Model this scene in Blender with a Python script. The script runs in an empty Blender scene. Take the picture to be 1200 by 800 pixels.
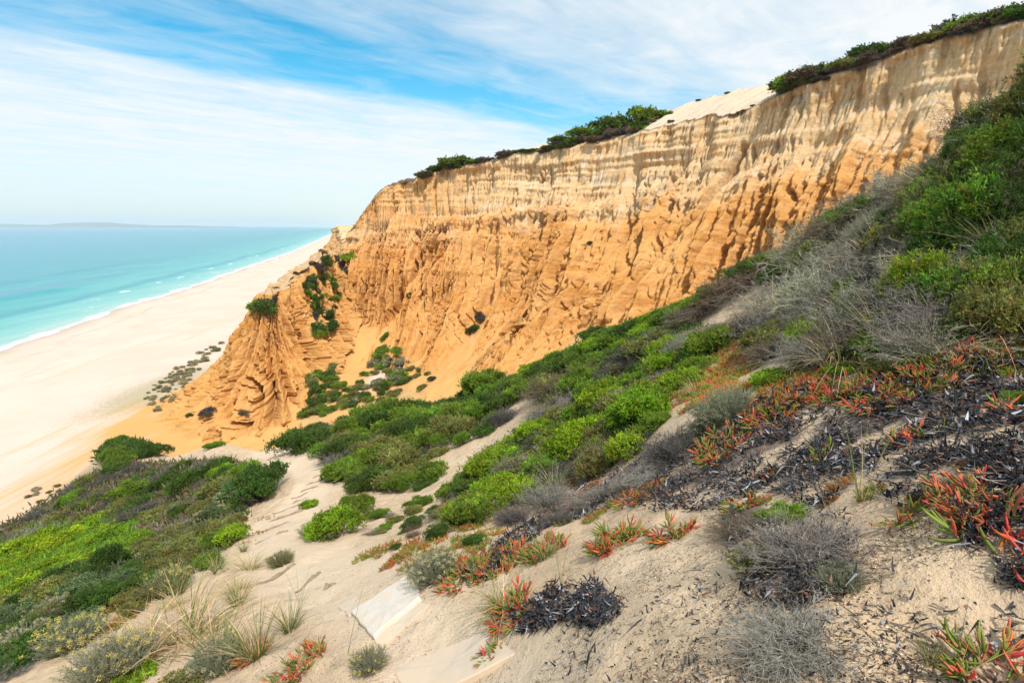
import bpy, math, random
import numpy as np
from mathutils import Vector, Matrix
from mathutils.bvhtree import BVHTree

S = bpy.context.scene
COL = S.collection
R = math.radians
rng = np.random.default_rng(11)
random.seed(5)

# ------------------------------------------------------------------ camera
W0, H0, FPX = 1200, 800, 667.0
EYE = np.array([0.0, 0.0, 40.0])
PITCH = math.atan((400 - 265) / FPX)
cam = bpy.data.cameras.new('camera')
cam.sensor_width = 36.0
cam.lens = 36.0 * FPX / W0
cam.clip_start = 0.05
cam.clip_end = 200000
camo = bpy.data.objects.new('camera', cam)
COL.objects.link(camo)
camo.location = EYE
camo.rotation_euler = (math.pi / 2 - PITCH, 0, 0)
S.camera = camo

# ------------------------------------------------------------------ sun and sky
SUN_AZ, SUN_EL = R(157), R(55)          # azimuth clockwise from +Y (the view direction)
sv = Vector((math.sin(SUN_AZ) * math.cos(SUN_EL), math.cos(SUN_AZ) * math.cos(SUN_EL), math.sin(SUN_EL)))
sun = bpy.data.lights.new('sun', 'SUN')
sun.energy = 4.3
sun.angle = R(0.5)
sun.color = (1.0, 0.95, 0.87)
suno = bpy.data.objects.new('sun', sun)
suno.rotation_euler = sv.to_track_quat('Z', 'Y').to_euler()
suno.location = (0, -20, 90)
COL.objects.link(suno)

S.view_settings.view_transform = 'Standard'
S.view_settings.look = 'None'
S.view_settings.exposure = 0.0
S.view_settings.gamma = 1.0
S.cycles.use_denoising = True
S.cycles.max_bounces = 6
S.cycles.volume_bounces = 1
S.cycles.transparent_max_bounces = 4


class NT:
    """small helper for building node trees"""
    def __init__(self, tree):
        self.t = tree
        tree.nodes.clear()

    def n(self, typ, **kw):
        nd = self.t.nodes.new(typ)
        for k, v in kw.items():
            if k.startswith('i_'):
                nd.inputs[k[2:].replace('_', ' ')].default_value = v
            elif k.startswith('x'):
                nd.inputs[int(k[1:])].default_value = v
            else:
                setattr(nd, k, v)
        return nd

    def l(self, a, b):
        self.t.links.new(a, b)

    def math(self, op, a, b=None, c=None, clamp=False):
        nd = self.n('ShaderNodeMath', operation=op, use_clamp=clamp)
        for i, v in enumerate((a, b, c)):
            if v is None:
                continue
            if isinstance(v, (int, float)):
                nd.inputs[i].default_value = v
            else:
                self.l(v, nd.inputs[i])
        return nd.outputs[0]

    def mix(self, f, a, b, blend='MIX'):
        nd = self.n('ShaderNodeMix', data_type='RGBA', blend_type=blend)
        for i, v in ((0, f), (6, a), (7, b)):
            if isinstance(v, (int, float)):
                nd.inputs[i].default_value = v
            elif isinstance(v, tuple):
                nd.inputs[i].default_value = (*v[:3], 1)
            else:
                self.l(v, nd.inputs[i])
        return nd.outputs[2]

    def ramp(self, f, pts, interp='LINEAR'):
        nd = self.n('ShaderNodeValToRGB')
        cr = nd.color_ramp
        cr.interpolation = interp
        while len(cr.elements) < len(pts):
            cr.elements.new(0.5)
        for e, (p, c) in zip(cr.elements, pts):
            e.position = p
            e.color = (c, c, c, 1) if isinstance(c, (int, float)) else (*c, 1)
        self.l(f, nd.inputs[0])
        return nd.outputs[0]

    def noise(self, vec, scale, detail=4, rough=0.55, dist=0.0):
        nd = self.n('ShaderNodeTexNoise')
        nd.inputs['Scale'].default_value = scale
        nd.inputs['Detail'].default_value = detail
        nd.inputs['Roughness'].default_value = rough
        nd.inputs['Distortion'].default_value = dist
        if vec is not None:
            self.l(vec, nd.inputs['Vector'])
        return nd.outputs[0]

    def maprange(self, v, a, b, c=0.0, d=1.0):
        nd = self.n('ShaderNodeMapRange')
        self.l(v, nd.inputs[0])
        for i, x in enumerate((a, b, c, d)):
            nd.inputs[i + 1].default_value = x
        return nd.outputs[0]


def make_world():
    w = bpy.data.worlds.new('World')
    S.world = w
    w.use_nodes = True
    t = NT(w.node_tree)
    out = t.n('ShaderNodeOutputWorld')
    bg = t.n('ShaderNodeBackground')
    bg.inputs[1].default_value = 0.1
    sky = t.n('ShaderNodeTexSky', sky_type='NISHITA', sun_disc=False)
    sky.sun_elevation = SUN_EL
    sky.sun_rotation = SUN_AZ
    sky.altitude = 40
    sky.air_density = 1.0
    sky.dust_density = 0.6
    sky.ozone_density = 2.2
    hs = t.n('ShaderNodeHueSaturation', i_Hue=0.475, i_Saturation=1.5, i_Value=1.75)
    t.l(sky.outputs[0], hs.inputs['Color'])
    tc = t.n('ShaderNodeTexCoord')
    sep = t.n('ShaderNodeSeparateXYZ')
    t.l(tc.outputs['Generated'], sep.inputs[0])
    dx, dy, dz = sep.outputs
    zc = t.math('MAXIMUM', dz, 0.012)
    px = t.math('DIVIDE', dx, zc)
    py = t.math('DIVIDE', dy, zc)
    # cloud-sheet axes: r runs along the streaks, q across them (grows towards the horizon ahead)
    q = t.math('ADD', t.math('MULTIPLY', px, -0.78), t.math('MULTIPLY', py, 0.625))
    r = t.math('ADD', t.math('MULTIPLY', px, 0.625), t.math('MULTIPLY', py, 0.78))

    def vec(a, fa, b, fb, c=0.0):
        cb = t.n('ShaderNodeCombineXYZ')
        t.l(t.math('MULTIPLY', a, fa), cb.inputs[0])
        t.l(t.math('MULTIPLY', b, fb), cb.inputs[1])
        cb.inputs[2].default_value = c
        return cb.outputs[0]
    n1 = t.noise(vec(r, 0.35, q, 0.8), 1.0, 6, 0.58, 0.3)
    n2 = t.noise(vec(r, 0.22, q, 1.9, 3.1), 1.0, 7, 0.62, 0.5)
    n3 = t.noise(vec(r, 1.6, q, 2.6, 7.7), 1.0, 6, 0.6, 0.6)
    qw = t.math('ADD', q, t.math('MULTIPLY', t.math('SUBTRACT', n1, 0.5), 2.0))
    base = t.ramp(t.maprange(qw, -10, 30), [
        (0.0, 0.55), (0.22, 0.65), (0.262, 1.0), (0.275, 0.86), (0.295, 0.60), (0.312, 0.24),
        (0.334, 0.02), (0.344, 0.20), (0.356, 0.74), (0.40, 0.86), (0.50, 0.76), (0.60, 0.56), (0.8, 0.5), (1.0, 0.45)])
    st = t.math('ADD', t.math('MULTIPLY', t.math('SUBTRACT', n2, 0.5), 0.85),
                t.math('MULTIPLY', t.math('SUBTRACT', n3, 0.5), 0.9))
    m = t.math('ADD', base, st, clamp=True)
    m = t.math('MULTIPLY', m, t.maprange(dz, 0.0, 0.05, 0.35, 1.0), clamp=True)
    horizon = t.ramp(dz, [(0.0, (6.4, 8.0, 8.9)), (0.5, (6.4, 8.0, 8.9))])
    skyc = t.mix(t.maprange(dz, 0.0, 0.2, 0.75, 0.0), hs.outputs[0], (5.4, 7.6, 8.8))
    c = t.mix(m, skyc, (9.3, 9.7, 9.9))
    t.l(c, bg.inputs[0])
    t.l(bg.outputs[0], out.inputs[0])


make_world()


# ------------------------------------------------------------------ numpy noise
class Perlin:
    def __init__(self, seed):
        g = np.random.default_rng(seed)
        self.p = np.concatenate([g.permutation(512)] * 2)
        v = g.normal(size=(512, 3))
        self.g = v / np.linalg.norm(v, axis=1, keepdims=True)

    def __call__(self, x, y, z=None):
        x = np.asarray(x, float)
        y = np.asarray(y, float)
        z = np.zeros_like(x) if z is None else np.asarray(z, float)
        x, y, z = np.broadcast_arrays(x, y, z)
        xi, yi, zi = np.floor(x).astype(int), np.floor(y).astype(int), np.floor(z).astype(int)
        xf, yf, zf = x - xi, y - yi, z - zi
        u, v, w = (f * f * f * (f * (f * 6 - 15) + 10) for f in (xf, yf, zf))
        p = self.p

        def c(a, b, d):
            h = p[(p[(p[(xi + a) & 511] + yi + b) & 511] + zi + d) & 511]
            g = self.g[h]
            return g[..., 0] * (xf - a) + g[..., 1] * (yf - b) + g[..., 2] * (zf - d)
        x00 = c(0, 0, 0) * (1 - u) + c(1, 0, 0) * u
        x10 = c(0, 1, 0) * (1 - u) + c(1, 1, 0) * u
        x01 = c(0, 0, 1) * (1 - u) + c(1, 0, 1) * u
        x11 = c(0, 1, 1) * (1 - u) + c(1, 1, 1) * u
        return ((x00 * (1 - v) + x10 * v) * (1 - w) + (x01 * (1 - v) + x11 * v) * w) * 1.6

    def fbm(self, x, y, z=None, o=4, gain=0.5):
        s, a, f = 0, 1.0, 1.0
        for i in range(o):
            s = s + a * self(np.asarray(x) * f + 17.3 * i, np.asarray(y) * f + 5.1 * i,
                             None if z is None else np.asarray(z) * f)
            a *= gain
            f *= 2.03
        return s


PN = Perlin(3)
PN2 = Perlin(8)


def ridged(n):
    return 1 - np.abs(n)


def sstep(a, b, x):
    t = np.clip((x - a) / (b - a), 0, 1)
    return t * t * (3 - 2 * t)


# ------------------------------------------------------------------ pixels <-> rays
CP, SP = math.cos(PITCH), math.sin(PITCH)


def ray(px, py):
    u = (np.asarray(px, float) - W0 / 2) / FPX
    v = (H0 / 2 - np.asarray(py, float)) / FPX
    return np.stack([u, CP + v * SP, -SP + v * CP], -1)


def at_depth(px, py, t):
    return EYE + ray(px, py) * np.asarray(t, float)[..., None]


# ------------------------------------------------------------------ mesh helpers
def new_mesh(name, verts, faces, attrs=None, smooth=True, mat=None):
    me = bpy.data.meshes.new(name)
    verts = np.asarray(verts, np.float32)
    faces = np.asarray(faces, np.int32)
    nv, (nf, k) = len(verts), faces.shape
    me.vertices.add(nv)
    me.vertices.foreach_set('co', verts.ravel())
    me.loops.add(nf * k)
    me.loops.foreach_set('vertex_index', faces.ravel())
    me.polygons.add(nf)
    me.polygons.foreach_set('loop_start', np.arange(0, nf * k, k, dtype=np.int32))
    me.polygons.foreach_set('loop_total', np.full(nf, k, np.int32))
    me.polygons.foreach_set('use_smooth', np.full(nf, smooth, bool))
    me.update(calc_edges=True)
    for an, av in (attrs or {}).items():
        av = np.asarray(av, np.float32)
        if av.ndim == 1:
            me.attributes.new(an, 'FLOAT', 'POINT').data.foreach_set('value', av)
        else:
            if av.shape[1] == 3:
                av = np.concatenate([av, np.ones((len(av), 1), np.float32)], 1)
            me.attributes.new(an, 'FLOAT_COLOR', 'POINT').data.foreach_set('color', av.ravel())
    if mat:
        me.materials.append(mat)
    return me


def grid_faces(ns, nw, closed=False):
    i = np.arange(ns if closed else ns - 1)[:, None]
    j = np.arange(nw - 1)[None, :]
    i2 = (i + 1) % ns
    f = np.stack([i * nw + j + 0 * i2, i2 * nw + j, i2 * nw + j + 1, i * nw + j + 1], -1)
    return f.reshape(-1, 4)


def link(name, data, parent=None, **props):
    o = bpy.data.objects.new(name, data)
    COL.objects.link(o)
    if parent is not None:
        o.parent = parent
    for k, v in props.items():
        if v is not None:
            o[k] = v
    return o


def structure(name, me, parent=None):
    return link(name, me, parent, kind='structure')


BVH = {}


def add_bvh(key, P, ns, nw, si, sj, closed=False):
    """coarse copy of a grid surface for placing plants on it"""
    Q = P.reshape(ns, nw, 3)[::si, ::sj]
    a, b = Q.shape[:2]
    BVH[key] = BVHTree.FromPolygons([Vector(v) for v in Q.reshape(-1, 3)], grid_faces(a, b, closed).tolist())


def cast(px, py, keys):
    d = Vector(ray(px, py)).normalized()
    best = None
    for k in keys:
        h = BVH[k].ray_cast(Vector(EYE), d)
        if h[0] is not None and (best is None or h[3] < best[1]):
            best = (h[0], h[3], h[1])
    return best


def drop(x, y, key):
    h = BVH[key].ray_cast(Vector((x, y, 200)), Vector((0, 0, -1)))
    return h[0] if h[0] is not None else None


def new_mat(name):
    m = bpy.data.materials.new(name)
    m.use_nodes = True
    t = NT(m.node_tree)
    out = t.n('ShaderNodeOutputMaterial')
    p = t.n('ShaderNodeBsdfPrincipled')
    t.l(p.outputs[0], out.inputs[0])
    return m, t, p, out


def attr(t, name):
    return t.n('ShaderNodeAttribute', attribute_name=name)


def bump(t, p, h, strength, dist):
    b = t.n('ShaderNodeBump')
    b.inputs['Strength'].default_value = strength
    b.inputs['Distance'].default_value = dist
    t.l(h, b.inputs['Height'])
    t.l(b.outputs[0], p.inputs['Normal'])


# ------------------------------------------------------------------ ground materials
def mat_cliff():
    m, t, p, _ = new_mat('sandstone')
    geo = t.n('ShaderNodeNewGeometry')
    pos = geo.outputs['Position']
    pale = attr(t, 'pale').outputs['Fac']
    soil = attr(t, 'soil').outputs['Fac']
    tal = attr(t, 'talus').outputs['Fac']
    sandy = attr(t, 'dune').outputs['Fac']
    mp = t.n('ShaderNodeMapping')
    mp.inputs['Scale'].default_value = (0.10, 0.10, 0.95)
    t.l(pos, mp.inputs[0])
    strata = t.noise(mp.outputs[0], 1.0, 6, 0.62, 0.4)
    mp2 = t.n('ShaderNodeMapping')
    mp2.inputs['Scale'].default_value = (0.8, 0.8, 0.11)
    t.l(pos, mp2.inputs[0])
    streak = t.noise(mp2.outputs[0], 1.0, 5, 0.6, 0.3)
    blot = t.noise(pos, 0.11, 5, 0.6)
    fine = t.noise(pos, 3.2, 6, 0.65)
    oc = t.ramp(strata, [(0.28, (0.47, 0.21, 0.055)), (0.45, (0.61, 0.30, 0.088)), (0.58, (0.67, 0.365, 0.135)), (0.74, (0.53, 0.25, 0.068))])
    oc = t.mix(t.maprange(blot, 0.45, 0.62), oc, (0.68, 0.38, 0.14))
    pc = t.ramp(strata, [(0.3, (0.60, 0.38, 0.17)), (0.42, (0.74, 0.57, 0.36)), (0.5, (0.66, 0.46, 0.24)), (0.6, (0.70, 0.57, 0.41)), (0.75, (0.66, 0.42, 0.19))])
    pc = t.mix(t.maprange(streak, 0.52, 0.68), pc, (0.60, 0.34, 0.14))
    c = t.mix(pale, oc, pc)
    c = t.mix(t.math('MULTIPLY', tal, 0.8), c, (0.60, 0.325, 0.11))
    c = t.mix(t.math('MULTIPLY', t.maprange(streak, 0.30, 0.42, 1, 0), 0.35), c, (0.34, 0.155, 0.05))
    c = t.mix(soil, c, (0.13, 0.095, 0.075))
    c = t.mix(sandy, c, (0.66, 0.52, 0.385))
    c = t.mix(t.maprange(fine, 0.3, 0.7, 0.0, 0.35), c, (0.50, 0.26, 0.10), 'MULTIPLY') if False else c
    hv = t.n('ShaderNodeHueSaturation', i_Saturation=1.0)
    t.l(t.maprange(fine, 0.25, 0.75, 0.86, 1.12), hv.inputs['Value'])
    t.l(c, hv.inputs['Color'])
    t.l(hv.outputs[0], p.inputs['Base Color'])
    p.inputs['Roughness'].default_value = 0.95
    p.inputs['Specular IOR Level'].default_value = 0.1
    f2 = t.noise(pos, 1.6, 8, 0.7)
    bump(t, p, f2, 0.9, 0.45)
    return m


def mat_sand():
    """beach and valley sand: pale, wet towards the water, orange towards the cliff"""
    m, t, p, _ = new_mat('beach_sand')
    geo = t.n('ShaderNodeNewGeometry')
    pos = geo.outputs['Position']
    org = attr(t, 'orange').outputs['Fac']
    wet = attr(t, 'wet').outputs['Fac']
    veg = attr(t, 'veg').outputs['Fac']
    big = t.noise(pos, 0.05, 5, 0.55)
    mp = t.n('ShaderNodeMapping')
    mp.inputs['Rotation'].default_value = (0, 0, R(-12))
    mp.inputs['Scale'].default_value = (0.25, 0.03, 0.2)
    t.l(pos, mp.inputs[0])
    lines = t.noise(mp.outputs[0], 1.0, 6, 0.6, 0.5)
    fine = t.noise(pos, 1.3, 6, 0.65)
    c = t.mix(t.maprange(big, 0.4, 0.62), (0.60, 0.475, 0.385), (0.635, 0.515, 0.435))
    c = t.mix(t.maprange(lines, 0.56, 0.70, 0, 0.55), c, (0.60, 0.43, 0.27))
    of = t.math('ADD', org, t.math('MULTIPLY', t.math('SUBTRACT', lines, 0.5), 1.3))
    c = t.mix(t.maprange(of, 0.28, 0.72), c, (0.60, 0.33, 0.115))
    c = t.mix(t.math('MULTIPLY', t.maprange(t.math('ADD', veg, t.math('MULTIPLY', t.math('SUBTRACT', fine, 0.5), 1.2)), 0.42, 0.8), 0.75), c, (0.36, 0.315, 0.185))
    c = t.mix(t.math('MULTIPLY', attr(t, 'tide').outputs['Fac'], .5), c, (0.30, 0.24, 0.18))
    c = t.mix(wet, c, (0.44, 0.36, 0.29))
    t.l(c, p.inputs['Base Color'])
    t.l(t.maprange(wet, 0, 1, 0.95, 0.35), p.inputs['Roughness'])
    p.inputs['Specular IOR Level'].default_value = 0.2
    bump(t, p, fine, 0.5, 0.25)
    return m


def mat_hill():
    m, t, p, _ = new_mat('slope_sand')
    geo = t.n('ShaderNodeNewGeometry')
    pos = geo.outputs['Position']
    lit = attr(t, 'litter').outputs['Fac']
    veg = attr(t, 'veg').outputs['Fac']
    path = attr(t, 'path').outputs['Fac']
    big = t.noise(pos, 0.7, 5, 0.6)
    mid = t.noise(pos, 5.0, 6, 0.65)
    fine = t.noise(pos, 32.0, 5, 0.7)
    grain = t.noise(pos, 150.0, 3, 0.7)
    c = t.mix(t.maprange(big, 0.38, 0.64), (0.595, 0.435, 0.28), (0.68, 0.52, 0.355))
    c = t.mix(t.maprange(mid, 0.5, 0.72, 0, 0.6), c, (0.52, 0.38, 0.25))
    mott = t.noise(pos, 2.3, 7, 0.72, 0.4)
    c = t.mix(t.math('MULTIPLY', t.maprange(mott, 0.50, 0.66), t.maprange(path, 0, 1, 0.55, 0.15)), c, (0.36, 0.27, 0.19))
    c = t.mix(t.math('MULTIPLY', path, 0.6), c, (0.69, 0.555, 0.41))
    spk = t.math('ADD', fine, t.math('MULTIPLY', t.math('SUBTRACT', mid, 0.5), 0.5))
    c = t.mix(t.math('MULTIPLY', t.maprange(spk, 0.57, 0.68), t.maprange(path, 0, 1, 0.8, 0.15)), c, (0.16, 0.125, 0.10))
    lf = t.math('ADD', lit, t.math('MULTIPLY', t.math('SUBTRACT', mid, 0.5), 0.9))
    lf = t.math('ADD', lf, t.math('MULTIPLY', t.math('SUBTRACT', fine, 0.5), 0.7))
    c = t.mix(t.maprange(lf, 0.45, 0.75, 0, 0.85), c, (0.13, 0.105, 0.09))
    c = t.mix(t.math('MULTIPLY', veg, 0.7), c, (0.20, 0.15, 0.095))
    hv = t.n('ShaderNodeHueSaturation')
    t.l(t.maprange(grain, 0.2, 0.8, 0.78, 1.22), hv.inputs['Value'])
    t.l(c, hv.inputs['Color'])
    t.l(hv.outputs[0], p.inputs['Base Color'])
    p.inputs['Roughness'].default_value = 0.95
    p.inputs['Specular IOR Level'].default_value = 0.15
    hh = t.math('ADD', t.math('MULTIPLY', mid, 1.0), t.math('ADD', t.math('MULTIPLY', fine, 0.35), t.math('MULTIPLY', grain, 0.08)))
    bump(t, p, hh, 0.8, 0.07)
    return m


def mat_sea():
    m, t, p, _ = new_mat('sea_water')
    geo = t.n('ShaderNodeNewGeometry')
    pos = geo.outputs['Position']
    off = attr(t, 'offshore').outputs['Fac']
    foam = attr(t, 'foam').outputs['Fac']
    mp = t.n('ShaderNodeMapping')
    mp.inputs['Rotation'].default_value = (0, 0, R(-14))
    mp.inputs['Scale'].default_value = (0.06, 0.012, 0.1)
    t.l(pos, mp.inputs[0])
    sw = t.noise(mp.outputs[0], 1.0, 6, 0.6, 0.4)
    n2 = t.noise(pos, 0.35, 6, 0.65)
    lo = t.math('LOGARITHM', t.math('ADD', off, 10.0), 10.0)
    lo = t.math('ADD', lo, t.math('MULTIPLY', t.math('SUBTRACT', sw, 0.5), 1.0))
    lo = t.math('ADD', lo, t.math('MULTIPLY', attr(t, 'swell_shade').outputs['Fac'], 0.85))  # shaded faces of the swells, put into the water colour as darker teal
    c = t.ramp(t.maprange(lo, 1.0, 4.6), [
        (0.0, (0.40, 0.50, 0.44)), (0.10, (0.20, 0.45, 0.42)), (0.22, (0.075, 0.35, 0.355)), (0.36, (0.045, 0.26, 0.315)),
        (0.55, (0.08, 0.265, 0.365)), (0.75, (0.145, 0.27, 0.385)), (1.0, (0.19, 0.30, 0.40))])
    mpf = t.n('ShaderNodeMapping')
    mpf.inputs['Rotation'].default_value = (0, 0, R(-14))
    mpf.inputs['Scale'].default_value = (0.5, 0.09, 0.3)
    t.l(pos, mpf.inputs[0])
    fn = t.noise(mpf.outputs[0], 1.0, 8, 0.7, 0.8)
    ff = t.maprange(t.math('ADD', foam, t.math('MULTIPLY', t.math('SUBTRACT', fn, 0.5), 2.2)), 0.55, 0.8)
    c = t.mix(ff, c, (0.86, 0.88, 0.88))
    t.l(c, p.inputs['Base Color'])
    t.l(t.maprange(ff, 0, 1, 0.24, 0.8), p.inputs['Roughness'])
    p.inputs['IOR'].default_value = 1.33
    p.inputs['Specular IOR Level'].default_value = 0.08
    hh = t.math('ADD', t.math('MULTIPLY', sw, 3.0), n2)
    bump(t, p, hh, 0.35, 0.6)
    return m


def mat_plain(name, col, rough=0.9, scale=6.0, var=0.25, bumpd=0.02):
    m, t, p, _ = new_mat(name)
    pos = t.n('ShaderNodeTexCoord').outputs['Object']
    n = t.noise(pos, scale, 6, 0.65)
    hv = t.n('ShaderNodeHueSaturation')
    hv.inputs['Color'].default_value = (*col, 1)
    t.l(t.maprange(n, 0.25, 0.75, 1 - var, 1 + var), hv.inputs['Value'])
    t.l(hv.outputs[0], p.inputs['Base Color'])
    p.inputs['Roughness'].default_value = rough
    p.inputs['Specular IOR Level'].default_value = 0.2
    bump(t, p, n, 0.6, bumpd)
    return m


def mat_plant(name, transl=0.35, rough=0.6, spec=0.25):
    """colour = per-leaf tint (Col) x the plant's own object colour"""
    m = bpy.data.materials.new(name)
    m.use_nodes = True
    t = NT(m.node_tree)
    out = t.n('ShaderNodeOutputMaterial')
    p = t.n('ShaderNodeBsdfPrincipled')
    a = attr(t, 'Col')
    oi = t.n('ShaderNodeObjectInfo')
    c = t.mix(1.0, a.outputs['Color'], oi.outputs['Color'], 'MULTIPLY')
    hv = t.n('ShaderNodeHueSaturation')
    t.l(t.maprange(oi.outputs['Random'], 0, 1, 0.488, 0.512), hv.inputs['Hue'])
    t.l(c, hv.inputs['Color'])
    c = hv.outputs[0]
    t.l(c, p.inputs['Base Color'])
    p.inputs['Roughness'].default_value = rough
    p.inputs['Specular IOR Level'].default_value = spec
    if transl > 0:
        tr = t.n('ShaderNodeBsdfTranslucent')
        t.l(c, tr.inputs[0])
        mx = t.n('ShaderNodeMixShader')
        mx.inputs[0].default_value = transl
        t.l(p.outputs[0], mx.inputs[1])
        t.l(tr.outputs[0], mx.inputs[2])
        t.l(mx.outputs[0], out.inputs[0])
    else:
        t.l(p.outputs[0], out.inputs[0])
    return m


M_CLIFF, M_SAND, M_HILL, M_SEA = mat_cliff(), mat_sand(), mat_hill(), mat_sea()
M_LEAF = mat_plant('leaf', 0.3)
M_SUCC = mat_plant('succulent_leaf', 0.15, 0.55, 0.3)
M_TWIG = mat_plant('twig', 0.0, 0.9, 0.1)
M_WOOD = mat_plain('weathered_wood', (0.30, 0.225, 0.155), 0.95, 12, 0.3, 0.006)
M_CONC = mat_plain('concrete', (0.56, 0.47, 0.37), 0.9, 9, 0.12, 0.006)
M_WHITE = mat_plain('pale_stone', (0.64, 0.58, 0.50), 0.85, 7, 0.10, 0.004)


def sandy(m, col, scale, lo, hi):
    """blown sand and stains lying on a slab"""
    t = m.node_tree
    p = next(n for n in t.nodes if n.type == 'BSDF_PRINCIPLED')
    src = p.inputs['Base Color'].links[0].from_socket
    w = NT.__new__(NT)
    w.t = t
    pos = w.n('ShaderNodeNewGeometry').outputs['Position']
    n = w.noise(pos, scale, 7, 0.68, 0.6)
    st = w.noise(pos, scale * 3.7, 5, 0.7)
    c = w.mix(w.maprange(st, .55, .75, 0, .5), src, (0.36, 0.31, 0.26))
    c = w.mix(w.maprange(n, lo, hi), c, col)
    t.links.new(c, p.inputs['Base Color'])


sandy(M_WHITE, (0.66, 0.53, 0.40), 2.4, .52, .62)

M_HILLS = mat_plain('far_land', (0.16, 0.20, 0.16), 0.95, 0.004, 0.3, 1.0)


# ------------------------------------------------------------------ the cliff (curvilinear patches)
def curve(pts, n, closed=False, smooth=0.02, uniform=None):
    """resample a list of paired control rows to n rows, smoothed"""
    pts = np.asarray(pts, float)
    if closed:
        pts = np.concatenate([pts, pts[:1]])
    seg = np.linalg.norm(np.diff(pts[:, uniform] if uniform else pts, axis=0), axis=1) + 1e-6
    c = np.concatenate([[0], np.cumsum(seg)])
    u = np.linspace(0, c[-1], n, endpoint=not closed)
    P = np.stack([np.interp(u, c, pts[:, k]) for k in range(pts.shape[1])], 1)
    k = max(1, int(n * smooth))
    ker = np.exp(-0.5 * (np.arange(-3 * k, 3 * k + 1) / k) ** 2)
    ker /= ker.sum()
    out = np.empty_like(P)
    for j in range(P.shape[1]):
        pad = np.pad(P[:, j], 3 * k, mode='wrap') if closed else np.pad(P[:, j], 3 * k, mode='reflect', reflect_type='odd')
        out[:, j] = np.convolve(pad, ker, 'valid')
    return out


# rows: top edge x,y,z - base x,y,z - dune rise behind the edge
T_PIX = [(1420, -20, 50), (1300, 0, 56), (1200, 22, 63), (1130, 32, 69), (1080, 53, 73), (1000, 80, 80), (925, 101, 88),
         (880, 131, 95), (830, 134, 103), (760, 152, 114), (700, 168, 124), (620, 177, 137), (560, 192, 147), (500, 203, 157),
         (445, 221, 166), (430, 242, 170)]
B_XYZ = [(44, 26, 32), (36, 32, 31), (28, 38, 29), (24, 43, 27), (21, 47, 25.5), (17, 52, 23), (13, 58, 20.5),
         (9, 65, 18.5), (5, 73, 16.5), (-0.5, 83, 14.5), (-6, 91, 13), (-13, 101, 11.5), (-19, 108, 10.5), (-25, 115, 9.5),
         (-35, 123, 9), (-50, 138, 11)]
DUNE = [0.05, 0.05, 0.05, 0.05, 0.05, 0.08, 0.24, 0.36, 0.37, 0.38, 0.34, 0.24, 0.16, 0.05, 0, 0]
rows = []
for (px, py, y), b, d in zip(T_PIX, B_XYZ, DUNE):
    dd = ray(px, py)
    q = EYE + dd * (y / dd[1])
    rows.append([*q, *b, d])
rows += [[-49, 177, 39, -67, 160, 6, 0], [-56, 185, 30, -80, 182, 4, 0], [-62, 202, 27, -90, 208, 3, 0], [-72, 250, 30, -102, 250, 2.5, 0], [-100, 330, 40, -138, 335, 2.5, 0]]


ERO = 34


def erode(D0, hard, ds, iters, closed, seed, expo=0.42, smax=2.3, step=0.085):
    """rain running down a face: D0[s, w] is the relief of the sheet (w grows upwards); returns the depth it cuts"""
    g = np.random.default_rng(seed)
    ns, nw = D0.shape
    E = np.zeros_like(D0)
    I = np.arange(ns)
    for it in range(iters):
        D = D0 - E + g.normal(size=D0.shape) * 0.02
        A = np.ones_like(D0)
        for j in range(nw - 1, 0, -1):
            r_ = D[:, j - 1]
            lft, rgt = np.roll(r_, 1), np.roll(r_, -1)
            if not closed:
                lft[0], rgt[-1] = 1e9, 1e9
            off = np.where((lft < r_) & (lft <= rgt), -1, np.where(rgt < r_, 1, 0))
            A[:, j - 1] += np.bincount((I + off) % ns, weights=A[:, j], minlength=ns)
        E += step * hard * (A ** expo) / 6.0
        for _ in range(4):                               # banks fall back to a steep but limited slope
            D = D0 - E
            d = np.diff(D, axis=0, append=D[:1] if closed else D[-1:])
            ex = np.sign(d) * np.maximum(np.abs(d) - smax * ds[:, None], 0) * 0.3
            E -= ex
            E += np.roll(ex, 1, axis=0) if closed else np.concatenate([np.zeros((1, nw)), ex[:-1]])
        E[:, 1:-1] = 0.9 * E[:, 1:-1] + 0.05 * (E[:, 2:] + E[:, :-2])
    return E


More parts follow.
